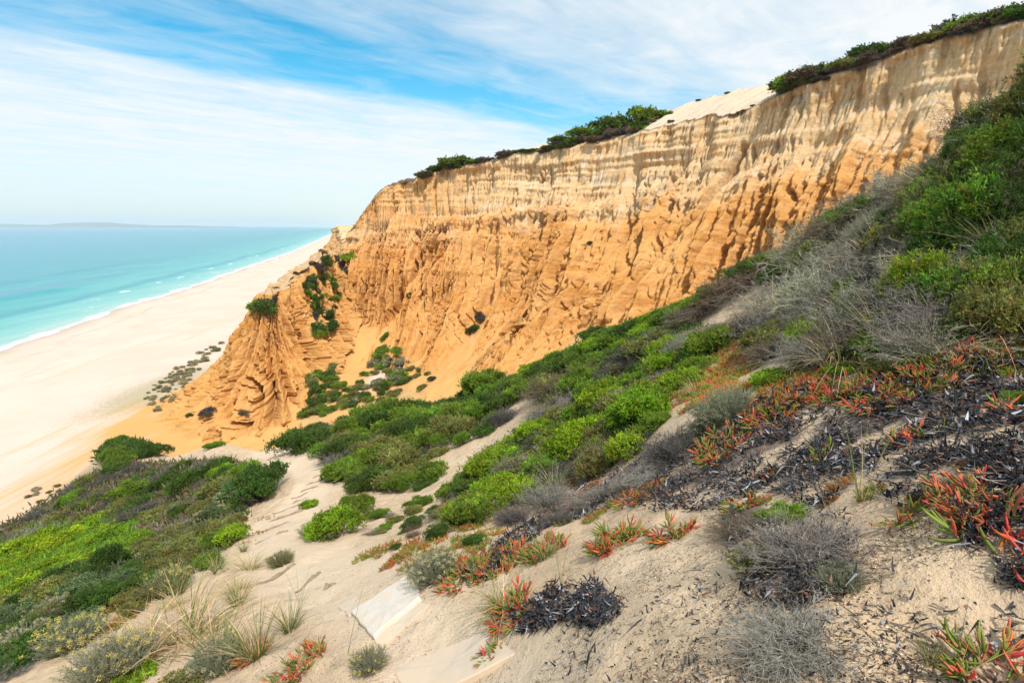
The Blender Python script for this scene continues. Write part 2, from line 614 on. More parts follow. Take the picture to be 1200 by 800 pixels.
def cliff_patch(rows, ns, nw, seed, closed=False, smooth=0.012, talus=1.0, back=(), prof=None, flute=1.0, cap=1.0):
    C = curve(rows, ns if closed else 4000, closed, smooth, uniform=[0, 1, 3, 4])
    if not closed:                                  # most of the rows on the part that faces the valley
        cl = np.concatenate([[0], np.cumsum(np.linalg.norm(np.diff(C[:, :2] + C[:, 3:5], axis=0), axis=1))])
        brk = cl[np.argmin(np.abs(C[:, 1] - 180))]
        uu = np.concatenate([np.linspace(0, brk, int(ns * .9), endpoint=False), np.linspace(brk, cl[-1], ns - int(ns * .9))])
        C = np.stack([np.interp(uu, cl, C[:, k]) for k in range(C.shape[1])], 1)
    T, B, dune = C[:, 0:3], C[:, 3:6], C[:, 6]
    mid = 0.5 * (T + B)[:, :2]
    ds = np.linalg.norm(np.diff(mid, axis=0, append=mid[:1] if closed else mid[-1:]), axis=1)
    s = np.concatenate([[0], np.cumsum(ds)[:-1]])
    L = s[-1] + ds[-1]
    pw = np.array([0, 0.10, 0.24, 0.40, 0.58, 0.70, 0.76, 0.86, 1.0])
    pp = np.array([0, 0.15, 0.33, 0.50, 0.66, 0.76, 0.84, 0.91, 1.0])
    ph = np.array([0, 0.07, 0.17, 0.32, 0.52, 0.66, 0.72, 0.84, 1.0])
    if prof is not None:
        pw, pp, ph = (np.array(a) for a in prof)
    w = np.linspace(0, 1, nw)
    k = max(2, nw // 40)
    ker = np.ones(2 * k + 1) / (2 * k + 1)
    sm = lambda a: np.convolve(np.pad(a, k, mode='reflect', reflect_type='odd'), ker, 'valid')
    p, h = sm(np.interp(w, pw, pp)), sm(np.interp(w, pw, ph))
    SS, WW = np.meshgrid(s, w, indexing='ij')
    off = seed * 31.7
    # wobble of the profile along the cliff
    wob = PN.fbm(SS / 22 + off, WW * 1.5, o=3) * 0.05 * np.sin(np.pi * WW)
    pg = p[None, :] + wob
    hg = np.broadcast_to(h[None, :], pg.shape)
    X = B[:, None, 0] * (1 - pg) + T[:, None, 0] * pg
    Y = B[:, None, 1] * (1 - pg) + T[:, None, 1] * pg
    Z = B[:, None, 2] * (1 - hg) + T[:, None, 2] * hg
    o2 = (B - T)[:, :2]
    run = np.linalg.norm(o2, axis=1, keepdims=True)
    o2 = o2 / (run + 1e-6)
    o2 = np.stack([np.convolve(np.pad(o2[:, j], 12, mode='wrap' if closed else 'edge'), np.ones(25) / 25, 'valid') for j in (0, 1)], 1)
    Hh = (T - B)[:, 2][:, None]

    def lift(a):                                   # periodic s for closed mounds
        return (np.cos(a * 2 * np.pi / L) * L / 6.283, np.sin(a * 2 * np.pi / L) * L / 6.283) if closed else (a, 0 * a)
    sx, sy = lift(SS)
    wx = sx + PN.fbm(sx / 9 + off, Z / 20 + sy / 9, o=3) * 1.3
    env = lambda a, b, c, d: sstep(a, b, WW) * (1 - sstep(c, d, WW))
    # big buttresses that die out upwards, pyramids of slumped sand between them
    lean = Z * 0.10
    but = ridged(PN((wx + lean) / 13 + off, sy / 13 + 3.3, Z / 70) * 1.7)
    but2 = ridged(PN2((wx - lean * .5) / 6.0 + off, sy / 6.0 + 1.3, Z / 34) * 1.6)
    groove = lambda n, k, e: np.clip(1 - np.abs(n) * k, 0, 1) ** e            # sharp gullies between rounded ribs
    fl = 1 - groove(PN((wx + 0.5 * lean) / 3.4 + off, sy / 3.4, Z / 17), 2.6, 1.0)
    fl2 = 1 - groove(PN2(wx / 1.6 + off, sy / 1.6, Z / 8), 2.5, 1.0)
    fl3 = 1 - groove(PN(wx / 0.75 + off, sy / 0.75, Z / 4), 2.2, 1.0)
    wx2 = sx + PN2.fbm(sx / 3 + off, Z / 5 + sy / 3, o=3) * 0.9
    cr = groove(PN2(wx2 / 3.4 + 2 * off, sy / 3.4, Z / 24), 5.0, 1.0) * sstep(-.25, .25, PN(wx2 / 9, Z / 7, sy / 9))     # dark runnels of the pale top
    cr2 = groove(PN(wx2 / 1.3 + 3 * off, sy / 1.3, Z / 10), 4.5, 1.0) * sstep(-.1, .35, PN2(wx2 / 5, Z / 4, sy / 5))
    lum = PN.fbm(X / 2.2, Y / 2.2, Z / 4.2, o=4)
    crag = ridged(PN2(X / 1.3 + 4, Y / 1.3, Z / 4.5) * 1.5) - .5 + .6 * (ridged(PN(X / .6, Y / .6, Z / 1.9) * 1.5) - .5)
    pit = np.clip(PN2.fbm(X / 1.1, Y / 1.1, Z / 0.9, o=3) - 0.35, 0, 1)
    D = np.zeros_like(Z)
    up_ = sstep(-.1, .4, PN2(X / 14, Y / 14, Z / 12))
    pan = np.abs(PN((wx2 + .25 * Z) / 11 + off, sy / 11, Z / 30)) * 2.6 + np.abs(PN2((wx2 - .2 * Z) / 5 + off, sy / 5, Z / 16)) * 1.1     # flat panels meeting in edges
    D += (pan - .9) * env(0.62, 0.8, 0.98, 1.01) * cap
    D += talus * 6.0 * (but - 0.55) * env(0.0, 0.14, 0.40, 0.80)
    D += talus * 2.6 * (but2 - 0.55) * env(0.0, 0.12, 0.62, 0.92)
    patch = 0.55 + 0.7 * sstep(-0.35, 0.5, PN2.fbm(X / 11, Y / 11, Z / 13, o=2))
    fa = flute * patch
    zt0 = Z + 0.03 * X + PN(X / 26, Y / 26) * 1.2
    hard = 0.85 + 0.45 * PN2(zt0 / 3.1 + 2, 0 * zt0, SS / 50) + 0.35 * PN.fbm(X / 9, Y / 9, Z / 25, o=2)
    hard = np.clip(hard, .12, 2.0) * (0.10 + 0.90 * (1 - sstep(.66, .82, WW)) + .10 * sstep(.8, .9, WW) * up_)
    rough0 = D + 0.5 * PN.fbm(wx / 1.7 + off, sy / 1.7, Z / 16, o=5, gain=.68) + .14 * PN2(wx / .45, sy / .45, Z / 4)
    E = erode(rough0, hard, np.maximum(ds, .05), ERO, closed, seed + 40)
    k_ = max(4, int(3.6 / max(ds.mean(), .05)))
    loc_ = E.copy()
    for _ in range(2):
        cs_ = np.cumsum(np.pad(loc_, ((k_ + 1, k_), (0, 0)), mode='wrap' if closed else 'edge'), axis=0)
        loc_ = (cs_[2 * k_ + 1:] - cs_[:-2 * k_ - 1]) / (2 * k_ + 1)
    Er = E - loc_
    vary = .45 + 1.1 * sstep(-.35, .45, PN2.fbm(SS / 13 + off, Z / 22 + 5, o=3))
    cleft = groove(PN((wx + .3 * Z) / 15 + 2.2 * off, sy / 15, Z / 60), 7.0, 1.0)
    D -= 2.6 * cleft * env(.04, .2, .80, .97)
    D -= flute * 1.45 * vary * np.clip(Er, -1.3, 3.0) * env(-.02, .05, .985, 1.0)
    fa = fa * .33
    D += fa * 1.7 * (fl - 0.8) * (env(0.0, 0.10, 0.70, 0.80) + up_ * 0.20 * env(0.72, 0.84, 0.97, 1.0))
    D += fa * 1.15 * (fl2 - 0.8) * (env(0.0, 0.10, 0.70, 0.80) + up_ * 0.12 * env(0.7, 0.86, 0.96, 1.0))
    D += fa * 0.8 * (fl3 - 0.8) * (env(0.02, 0.12, 0.74, 0.86) + .3 * env(.74, .86, .97, 1.))
    D -= (1.3 * cr + .6 * cr2) * env(0.58, 0.8, 0.97, 1.02)
    D += 0.15 * crag * (env(0.06, 0.2, 0.70, 0.82) + 0.3 * env(.7, .85, 1.1, 1.2)) * (.4 + .6 * sstep(-.2, .4, PN(X / 6, Y / 6, Z / 5)))
    D += 0.16 * lum * (env(0.02, 0.12, .72, .82) + .45 * env(.72, .82, 1.1, 1.2))
    D -= 0.9 * pit * env(0.1, 0.3, 0.66, 0.80)
    # strata: hard ledges and soft notches
    zt = Z + 0.03 * X + PN(X / 26, Y / 26) * 1.2
    led = PN2(zt / 2.3 + 9, 0 * zt, SS / 60) * 0.5 + PN2(zt / 0.8, 0 * zt + 4, SS / 30) * 0.22
    D += (.3 if closed else 1.0 + .9 * sstep(.74, .84, WW)) * led * env(0.25, 0.5, 0.98, 1.02) * (0.8 + PN(SS / 9, Z / 9))
    hz = hg - 0.69 - 0.05 * PN.fbm(SS / 20 + off, 0 * SS, o=3)
    D += cap * (0.9 * np.exp(-(hz / 0.02) ** 2) - 1.3 * np.exp(-((hz + 0.045) / 0.026) ** 2)) * (0.6 + 0.8 * PN(SS / 8 + 4, Z / 20))
    # overhanging root-bound soil lip, gnawed by runnels
    if closed:
        D += 1.6 * PN.fbm(X / 4, Y / 4, o=3) * sstep(.7, .95, WW)
    D += cap * 0.9 * np.exp(-((WW - 0.985) / 0.012) ** 2) * (0.5 + PN(SS / 3.0, 0 * SS))
    vert = 0.18
    X = X + o2[:, None, 0] * D
    Y = Y + o2[:, None, 1] * D
    Z = Z + vert * D * np.clip(Hh / 40, 0.3, 1) * (1 - 0.8 * sstep(0.8, 1.0, WW))
    rim = PN.fbm(s / 5.0 + off, 0 * s, o=5, gain=.6) * 1.3
    Z = Z + rim[:, None] * sstep(0.85, 1.0, WW) * cap
    X = X - o2[:, None, 0] * (rim[:, None] * 1.8) * sstep(0.85, 1.0, WW) * cap
    Y = Y - o2[:, None, 1] * (rim[:, None] * 1.8) * sstep(0.85, 1.0, WW) * cap
    hzc = hg + 0.06 * PN.fbm(SS / 14 + off, Z / 30, o=4) + 0.05 * lum + 0.05 * np.where(D < -0.5, 1, 0)
    right_ = sstep(-30, 6, X)
    pale = (sstep(0.66 - .03 * right_, 0.84 - .08 * right_, hzc) * (.30 + .70 * right_) + .45 * (1 - right_) * np.exp(-((Z - 38 - 2 * lum) / 3.0) ** 2)) * (0.72 + 0.28 * np.clip(PN2.fbm(SS / 9, Z / 6, o=3) + 0.5, 0, 1))
    soilw = 0.012 + 0.024 * PN.fbm(s / 7 + 2, 0 * s + 3, o=3)[:, None]
    soil = sstep(-0.006, 0.008, WW - (1 - soilw * (1 - .6 * sstep(.06, .2, dune)[:, None]))) * 0.95
    tal = 1 - sstep(0.02, 0.22, WW + 0.12 * (but - 0.5) + 0.1 * lum)
    dn = np.zeros_like(Z)
    cols = [X, Y, Z, pale * cap, soil * cap, tal, dn]
    # plateau behind the edge
    if len(back):
        nb = len(back)
        bk = np.array(back)[None, :]
        XB = X[:, -1:] - o2[:, 0:1] * bk
        YB = Y[:, -1:] - o2[:, 1:2] * bk
        rise = dune[:, None] * np.minimum(bk, 22 + 0 * dune[:, None]) * sstep(0, 3, bk)
        ZB = Z[:, -1:] + 0.25 * sstep(0, 1.0, bk) + rise + (PN.fbm(XB / 6, YB / 6, o=4) * 0.5 + PN2.fbm(XB / 1.5, YB / 1.5, o=3) * .16) * sstep(0, 3, bk)
        ds_ = sstep(0.06, 0.16, dune)[:, None]
        sandy = np.clip(ds_ * sstep(0.1, 0.8, bk), 0, 1)
        if closed:
            ZB = ZB + (0.9 * PN.fbm(XB / 2.5, YB / 2.5, o=4) + .25 * bk) * sstep(0, 1.5, bk)
        soB = (.35 if closed else 1.0) * np.clip(0.85 - 0.5 * sstep(1.0, 6.0, bk) + 0 * XB, 0, 1) * (1 - sandy) * sstep(43, 49, T[:, 2:3] if not closed else 99 + 0 * T[:, 2:3])
        z0 = np.zeros_like(XB)
        add = [XB, YB, ZB, z0 + 0.8, soB, z0, sandy]
        cols = [np.concatenate([a, b], 1) for a, b in zip(cols, add)]
    n2 = cols[0].shape[1]
    P = np.stack(cols[:3], -1).reshape(-1, 3)
    at = {'pale': cols[3].ravel(), 'soil': cols[4].ravel(), 'talus': cols[5].ravel(), 'dune': cols[6].ravel()}
    return P, n2, at, s


NS, NW = 1480, 340
back = [0.25, 0.6, 1.0, 1.6, 2.4, 3.5, 5, 7, 9, 12, 15, 18, 22, 27, 34, 45]
P, n2, at, s_cl = cliff_patch(rows, NS, NW, 1, back=back)
CLIFF_P, CLIFF_N = P.reshape(NS, n2, 3), n2
structure('cliff', new_mesh('cliff', P, grid_faces(NS, n2)[:, ::-1], at, True, M_CLIFF))
add_bvh('cliff', P, NS, n2, 3, 3)

# the spur that juts out on the beach side: flat top, fluted flanks, talus skirt
Cc, Dd = (-52.0, 121.5, 26.0), (-47.5, 147.0, 33.0)
mid_ = tuple((a + b) / 2 for a, b in zip(Cc, Dd))


def around(c, ang, r):
    return (c[0] + r * math.cos(R(ang)), c[1] + r * math.sin(R(ang)), c[2])


sp = [(around(Cc, 230, 2.2), (-70, 104.5, 1.5)), (around(Cc, 255, 2.2), (-59, 96, 2.0)), (around(Cc, 285, 2.2), (-46, 93, 3.0)),
      (around(Cc, 320, 2.2), (-37.5, 103, 6.0)), (around(Cc, 0, 2.0), (-37, 116, 9)), (around(mid_, 0, 1.5), (-37, 128, 13)),
      (around(Dd, 0, 2), (-37, 142, 18)), (around(Dd, 120, 2), (-50, 158, 18)), (around(Dd, 180, 2), (-66, 150, 6)),
      (around(mid_, 180, 1.5), (-72, 134, 2)), (around(Cc, 170, 2.2), (-76, 118, 1.5))]
SN, SW = 560, 230
profS = ([0, 0.2, 0.4, 0.55, 0.75, 0.9, 1.0], [0, 0.29, 0.53, 0.68, 0.84, 0.93, 1.0], [0, 0.13, 0.31, 0.48, 0.75, 0.92, 1.0])
spr = [[*a, *b, 0] for a, b in sp]
P2, m2, at2, _ = cliff_patch(spr, SN, SW, 2, closed=True, smooth=0.02, talus=0.62, prof=profS, flute=1.25, cap=0.0, back=[.4, 1.0, 1.7, 2.5, 3.2])
me = new_mesh('spur', P2, grid_faces(SN, m2, True)[:, ::-1], at2, True, M_CLIFF)
structure('spur', me)
add_bvh('spur', P2, SN, m2, 3, 3, True)

# the low orange buttress in front of the amphitheatre
bt = [((-1, 99, 21.5), (-14, 86, 8)), ((-6, 95, 17), (-17, 92, 8)), ((0, 101, 22.5), (-12, 104, 11)), ((14, 112, 34), (4, 118, 20)),
      ((18, 112, 36), (24, 106, 20)), ((6, 101, 26), (12, 90, 13)), ((0, 97, 21), (2, 84, 10))]
P3, m3, at3, _ = cliff_patch([[*a, *b, 0] for a, b in bt], 360, 130, 5, closed=True, smooth=0.03, talus=0.35, prof=profS, flute=1.1, cap=0.0)
structure('buttress', new_mesh('buttress', P3, grid_faces(360, 130, True)[:, ::-1], at3, True, M_CLIFF))
add_bvh('buttress', P3, 360, 130, 3, 3, True)


# ------------------------------------------------------------------ shoreline, beach, sea
SH_PIX = [(-400, 560), (-200, 478), (0, 409), (60, 389), (120, 367), (220, 337), (280, 316), (340, 296), (375, 280.5), (397, 270.5), (404, 267.6)]
sh = []
for px, py in SH_PIX:
    d = ray(px, py)
    sh.append((EYE + d * (40.0 / -d[2]))[:2])
sh = np.array(sh)
sh = np.concatenate([sh[:1] + (sh[:1] - sh[1:2]) * 2.0, sh])
seg = np.linalg.norm(np.diff(sh, axis=0), axis=1)
cum = np.concatenate([[0], np.cumsum(seg)])
NSH = 700
u = np.concatenate([np.linspace(0, 900, 450, endpoint=False), np.geomspace(900, cum[-1], 250)])
shp = np.stack([np.interp(u, cum, sh[:, k]) for k in (0, 1)], 1)
for _ in range(30):
    shp[1:-1] = 0.25 * shp[:-2] + 0.5 * shp[1:-1] + 0.25 * shp[2:]
tan = np.gradient(shp, axis=0)
tan /= np.linalg.norm(tan, axis=1, keepdims=True)
nrm = np.stack([tan[:, 1], -tan[:, 0]], 1)            # landward (right of travel)
cusp = PN.fbm(u / 45, 0 * u, o=3) * 3.0 * np.clip(1 - u / 3000, 0.2, 1)


def base_dist(x, y):
    """distance to the foot of the cliff and spur"""
    pts = np.concatenate([np.array(B_XYZ)[:, :2], np.array([b for _, b in sp])[:, :2], [[-67, 160], [-82, 198], [-98, 245], [-135, 335]]])
    d = np.full(x.shape, 1e9)
    for q in pts:
        d = np.minimum(d, np.hypot(x - q[0], y - q[1]))
    return d


dl = np.concatenate([np.linspace(-40, 60, 60), np.linspace(63, 240, 50), np.geomspace(250, 1500, 14)])
DL = np.broadcast_to(dl[None, :], (NSH, len(dl)))
X = shp[:, None, 0] + nrm[:, None, 0] * DL
Y = shp[:, None, 1] + nrm[:, None, 1] * DL
dd = DL - cusp[:, None]
Z = np.interp(dd, [-40, -6, 0, 8, 20, 40, 90, 300, 1500], [-2.5, -0.45, 0, 0.75, 1.5, 2.0, 2.6, 4.0, 12])
Z = Z + PN.fbm(X / 14, Y / 14, o=4) * 0.12 * sstep(4, 20, dd)
U0 = np.broadcast_to(u[:, None], X.shape)
bd = base_dist(X, Y)
org = 0.8 * np.exp(-bd / 9.0) + 0.5 * np.exp(-(np.hypot((X + 60), (Y - 85) * .5) / 22) ** 2)
wet = 1 - sstep(0.0, 13.0, dd + 2 * PN(X / 9, Y / 9))
veg = np.exp(-((X + 84) / 10) ** 2 - ((Y - 130) / 30) ** 2) * 0.95
tide = .8 * np.exp(-((dd - 19 - 3 * PN.fbm(U0 / 30, 0 * U0, o=4)) / .7) ** 2) * sstep(-.4, .2, PN2(X / 7, Y / 7)) + .5 * np.exp(-((dd - 31 - 5 * PN.fbm(U0 / 40, 0 * U0 + 4, o=4)) / .9) ** 2) * sstep(-.1, .4, PN2(X / 9, Y / 9))
Pb = np.stack([X, Y, Z], -1).reshape(-1, 3)
structure('beach', new_mesh('beach', Pb, grid_faces(NSH, len(dl)), {'orange': org.ravel(), 'wet': wet.ravel(), 'veg': veg.ravel(), 'tide': tide.ravel()}, True, M_SAND))
add_bvh('beach', Pb, NSH, len(dl), 4, 2)

# sea: follows the shore, swells and one breaking wave near the beach
do = np.concatenate([np.linspace(-14, 160, 240), np.geomspace(161, 9000, 60)])
DO = np.broadcast_to(do[None, :], (NSH, len(do)))
shp_far, nrm_far = shp.copy(), nrm.copy()
X = shp[:, None, 0] - nrm[:, None, 0] * DO
Y = shp[:, None, 1] - nrm[:, None, 1] * DO
U = np.broadcast_to(u[:, None], DO.shape)
ph = DO + 6 * PN.fbm(U / 80, DO / 90, o=3)


def wave(c, wdt, amp, u0, u1):
    e = np.exp(-((ph - c) / wdt) ** 2)
    back_ = np.exp(-((ph - c - wdt * 1.4) / (wdt * 2.2)) ** 2)
    return amp * np.maximum(e, 0.7 * back_) * sstep(u0, u0 + 80, U) * (1 - sstep(u1, u1 + 120, U))


ang = sh_i = np.interp([0, 1], [0, 1], [0, 1])
u_of = lambda px: float(np.interp(px, [-400, 0, 60, 120, 220, 280, 340, 375], [cum[i + 1] for i in (0, 2, 3, 4, 5, 6, 7, 8)]))
fade = (1 - sstep(600, 4000, U)) * (1 - sstep(100, 1500, DO))
Zs = (0.10 * np.sin(ph / 9.0) + 0.12 * PN.fbm(U / 26, ph / 9, o=3)) * fade
big = wave(78, 7.5, 1.7, u_of(-300), u_of(210)) + wave(30, 3.5, 0.7, u_of(0), u_of(330)) + wave(140, 10, 1.0, u_of(-100), u_of(330))
Zs = Zs + big
edge = DO + cusp[:, None] - 5 * np.clip(PN.fbm(U / 22, 0 * U, o=3) + 0.2, 0, 1)
Zs = Zs + np.interp(edge, [-14, -8, 0, 20], [0.55, 0.45, 0.08, 0.0])
foam = 0.95 * np.exp(-((edge + 3.5) / 4.5) ** 2) + 0.55 * np.exp(-((edge - 10) / 5) ** 2) * (0.5 + PN(U / 30, 0 * U + 2)) \
    + 0.75 * np.exp(-((ph - 27) / 2.2) ** 2) * sstep(0.05, 0.4, PN(U / 34, 0 * U + 7)) * (1 - sstep(2500, 5000, U))
foam = foam + 0.55 * np.exp(-((ph - 73) / 1.6) ** 2) * sstep(0.25, 0.5, PN(U / 20, 0 * U + 1)) * sstep(u_of(-300), u_of(-250), U) * (1 - sstep(u_of(150), u_of(210), U))
swell_shade = np.exp(-((ph - 88) / 9) ** 2) * sstep(u_of(-350), u_of(-200), U) * (1 - sstep(u_of(150), u_of(300), U)) + .8 * np.exp(-((ph - 40) / 6) ** 2) * (1 - sstep(u_of(300), u_of(374), U)) + .5 * np.exp(-((ph - 150) / 14) ** 2) * sstep(u_of(0), u_of(100), U) * (1 - sstep(u_of(250), u_of(340), U))  # bands along the swells where their shade is painted into the water
Ps = np.stack([X, Y, Zs + 0.02], -1).reshape(-1, 3)
structure('sea', new_mesh('sea', Ps, grid_faces(NSH, len(do))[:, ::-1], {'offshore': np.clip(DO + 0 * X, 0, 1e5).ravel(), 'foam': foam.ravel(), 'swell_shade': swell_shade.ravel()}, True, M_SEA))
# open water beyond the last point of the shore
me = new_mesh('open_sea', [(-45000, 300, -0.6), (25000, 300, -0.6), (25000, 45000, -0.6), (-45000, 45000, -0.6)],
              [(0, 1, 2, 3)], {'offshore': np.full(4, 30000.0), 'foam': np.zeros(4)}, False, M_SEA)
structure('open_sea', me)


# ------------------------------------------------------------------ distant land
def ridge_land(name, pts, depth, mat):
    """pts: (x, y, height) along a coast; a rounded ridge"""
    pts = np.array(pts, float)
    n = 160
    C = curve(pts, n, smooth=0.012)
    fr = np.array([0, 0.1, 0.3, 0.6, 1.0])
    hh = np.array([0.0, 0.55, 0.95, 1.0, 0.1])
    X = C[:, None, 0] + 0 * fr
    Y = C[:, None, 1] + fr * depth
    hgt = C[:, 2] * (1 + 0.22 * PN.fbm(C[:, 0] / depth * 1.2, C[:, 1] / depth, o=4))
    Z = hgt[:, None] * hh - 3
    Pq = np.stack([X, Y, Z], -1).reshape(-1, 3)
    return structure(name, new_mesh(name, Pq, grid_faces(n, 5), None, True, mat))


def far(px, h, y):
    d = ray(px, 262)
    return (d[0] / d[1] * y, y, h)


ridge_land('far_hills', [far(-260, 65, 15000), far(-100, 103, 15000), far(0, 94, 15000), far(30, 70, 15000), far(62, 136, 15000), far(85, 138, 15000), far(112, 92, 15000), far(150, 74, 15000), far(185, 70, 15000), far(215, 40, 15000), far(260, 20, 15000), far(330, 10, 15000)], 1800, M_HILLS)
ridge_land('far_coast', [far(386, 44, 5200), far(402, 60, 5000), far(415, 72, 4600), far(450, 72, 4300), far(600, 70, 4300)], 900, M_HILLS)

# ------------------------------------------------------------------ the near hillside
SIL = [(-400, 800, 14, .3), (-150, 690, 24, .3), (0, 612, 30, .3), (60, 580, 33, .3), (140, 515, 38, .4), (200, 530, 35, .4), (300, 520, 33, .4), (400, 490, 31, .4),
       (500, 470, 27, .4), (600, 437, 23, .5), (700, 387, 19.5, .4), (800, 347, 16, .4), (900, 288, 13, .5), (1020, 217, 10, .6),
       (1110, 160, 8.5, .6), (1200, 70, 7, .6), (1350, 0, 6, .6), (1600, -120, 5, .6)]
INN = [(200, 580, 24, .2), (300, 575, 17, .4), (340, 535, 22, 0), (270, 522, 29, 0), (240, 525, 31, 0), (380, 560, 17, 0), (330, 620, 11.5, 0), (340, 680, 8, 0),
       (460, 705, 5.3, 0), (520, 790, 4.0, 0), (600, 800, 3.2, 0), (300, 780, 5.4, .1), (100, 650, 13, .3), (0, 780, 7, .2), (100, 780, 6.3, .2),
       (0, 690, 14, .3), (200, 690, 8.8, .2), (240, 640, 12, .2), (420, 600, 12.5, .2), (450, 550, 16, .4), (500, 500, 20, .4), (600, 520, 12, .3),
       (600, 470, 18, .4), (560, 600, 7.7, .1), (600, 650, 5.4, 0), (700, 560, 7, .2), (700, 650, 4.1, 0), (700, 780, 2.7, 0), (800, 600, 4.1, 0),
       (800, 700, 2.75, 0), (900, 800, 2.0, 0), (1000, 700, 2.25, 0), (1200, 800, 1.75, 0), (1150, 650, 2.1, 0), (1000, 550, 3.5, 0), (1150, 500, 3.1, 0),
       (1000, 450, 5.0, .05), (1150, 420, 4.3, .1), (1150, 300, 4.9, .45), (1150, 200, 6.0, .6), (900, 400, 7.7, .3), (900, 330, 10.5, .5), (1000, 300, 7.6, .5),
       (800, 420, 9.5, .3), (800, 480, 6.8, .1), (750, 450, 9.8, .3), (700, 430, 14, .4), (850, 520, 5.3, 0), (900, 460, 5.8, 0), (1300, 600, 2.0, 0), (1400, 300, 4.0, .4),
       (-200, 800, 8, .2), (-300, 760, 16, .3)]
cp = []
for px, py, t, h in SIL + INN:
    q = at_depth(px, py, t)
    q[2] -= h
    cp.append(q)
cp += [np.array(v) for v in [(0, 0, 38.35), (0, -4, 39.0), (5, -4, 41.5), (-6, -3, 34.8), (-12, -3, 31.5), (10, 0, 45.0), (1.2, 0.4, 38.9), (-2.2, 0.8, 37.2)]]
cp = np.array(cp)


def tps(xy, z, lam):
    d = np.linalg.norm(xy[:, None] - xy[None], axis=2)
    K = np.where(d > 0, d * d * np.log(d + 1e-12), 0) + lam * np.eye(len(xy))
    Pm = np.concatenate([np.ones((len(xy), 1)), xy], 1)
    A = np.block([[K, Pm], [Pm.T, np.zeros((3, 3))]])
    sol = np.linalg.solve(A, np.concatenate([z, np.zeros(3)]))
    w, a = sol[:len(xy)], sol[len(xy):]

    def f(x, y):
        x, y = np.asarray(x, float), np.asarray(y, float)
        out = a[0] + a[1] * x + a[2] * y
        for (cx, cy), wi in zip(xy, w):
            r2 = (x - cx) ** 2 + (y - cy) ** 2
            out = out + wi * 0.5 * r2 * np.log(r2 + 1e-12)
        return out
    return f


# interpolate in a space where near detail is not swamped by the far points
def squash(x, y):
    r = np.hypot(x, y) + 1e-9
    k = np.log1p(r / 2.0) / r
    return x * k, y * k


hx, hy = squash(cp[:, 0], cp[:, 1])
_f = tps(np.stack([hx, hy], 1), cp[:, 2], 0.003)
sil_pts = np.array([at_depth(px, py, t) for px, py, t, h in SIL])
sil_az = np.arctan2(sil_pts[:, 0], sil_pts[:, 1])
sil_r = np.hypot(sil_pts[:, 0], sil_pts[:, 1])


def hill_base(x, y):
    x, y = np.asarray(x, float), np.asarray(y, float)
    r = np.hypot(x, y)
    az = np.arctan2(x, y)
    rs = np.interp(az, sil_az, sil_r)
    rr = np.minimum(r, rs)
    sx, sy = x / (r + 1e-9), y / (r + 1e-9)
    z = _f(*squash(sx * rr, sy * rr))
    e = 0.4
    g = (z - _f(*squash(sx * (rr - e), sy * (rr - e)))) / e
    g = np.clip(np.where(r > rs, g, 0), -0.55, 0.3)
    d = np.maximum(r - rs, 0)
    L = 5.0
    dm = np.minimum(d, L)
    drop_ = g * dm - (0.78 + g) / (2 * L) * dm ** 2 - 0.78 * np.maximum(d - L, 0)
    return z + drop_


# the sandy path: pixel centreline and width
PATH = [(590, 830, 230), (545, 790, 180), (470, 722, 125), (410, 672, 135), (345, 640, 130), (332, 605, 85), (362, 578, 66), (382, 556, 62), (372, 538, 72), (335, 526, 80), (290, 522, 70), (240, 524, 50)]
path_w = []
for px, py, w in PATH:
    # solve the ray against the base hill
    d = ray(px, py)
    ts = np.linspace(1.5, 60, 1500)
    q = EYE + d * ts[:, None]
    below = q[:, 2] < hill_base(q[:, 0], q[:, 1])
    i = int(np.argmax(below)) if below.any() else len(ts) - 1
    path_w.append((*q[i, :2], 0.5 * w * ts[i] / FPX))
path_w = np.array(path_w)


def path_mask(x, y):
    best = np.full(np.shape(x), -1e9)
    for (ax, ay, aw), (bx, by, bw) in zip(path_w[:-1], path_w[1:]):
        vx, vy = bx - ax, by - ay
        t = np.clip(((x - ax) * vx + (y - ay) * vy) / (vx * vx + vy * vy), 0, 1)
        d = np.hypot(x - ax - t * vx, y - ay - t * vy)
        best = np.maximum(best, (aw + (bw - aw) * t) - d)
    return best                       # >0 inside


def blob_mask(x, y, blobs):
    m = np.zeros(np.shape(x))
    for cx, cy, rad in blobs:
        m = np.maximum(m, np.exp(-((x - cx) ** 2 + (y - cy) ** 2) / (rad * rad)))
    return m


def ray_hill(px, py):
    d = ray(px, py)
    ts = np.linspace(1.2, 60, 1500)
    q = EYE + d * ts[:, None]
    below = q[:, 2] < hill_base(q[:, 0], q[:, 1])
    if not below.any():
        return None
    i = int(np.argmax(below))
    return q[i], ts[i]


# patches of dark dead litter and of plant cover, given where the photograph shows them
LITTER_PX = [(1000, 500, 110), (1080, 480, 90), (900, 520, 80), (940, 560, 70), (1060, 560, 45), (1150, 620, 60), (840, 545, 70), (790, 560, 60), (735, 545, 60), (680, 560, 50),
             (690, 712, 45), (1150, 480, 60), (870, 600, 60), (700, 700, 35), (620, 720, 40), (950, 690, 60), (1110, 540, 60), (1180, 560, 70), (600, 640, 30), (560, 665, 26)]
VEG_PX = [(1150, 300, 200), (1050, 280, 130), (960, 340, 110), (900, 380, 80), (1150, 180, 120), (840, 340, 70), (760, 400, 70), (700, 440, 80), (640, 470, 60), (700, 510, 80), (590, 560, 50),
          (500, 500, 60), (440, 520, 60), (420, 490, 60), (540, 470, 60), (480, 560, 40), (300, 570, 60), (240, 590, 60), (180, 560, 50), (100, 620, 90), (40, 680, 100), (130, 680, 60), (30, 750, 80),
          (100, 560, 60), (150, 510, 50), (400, 612, 40), (280, 760, 60), (180, 740, 60), (0, 640, 80)]


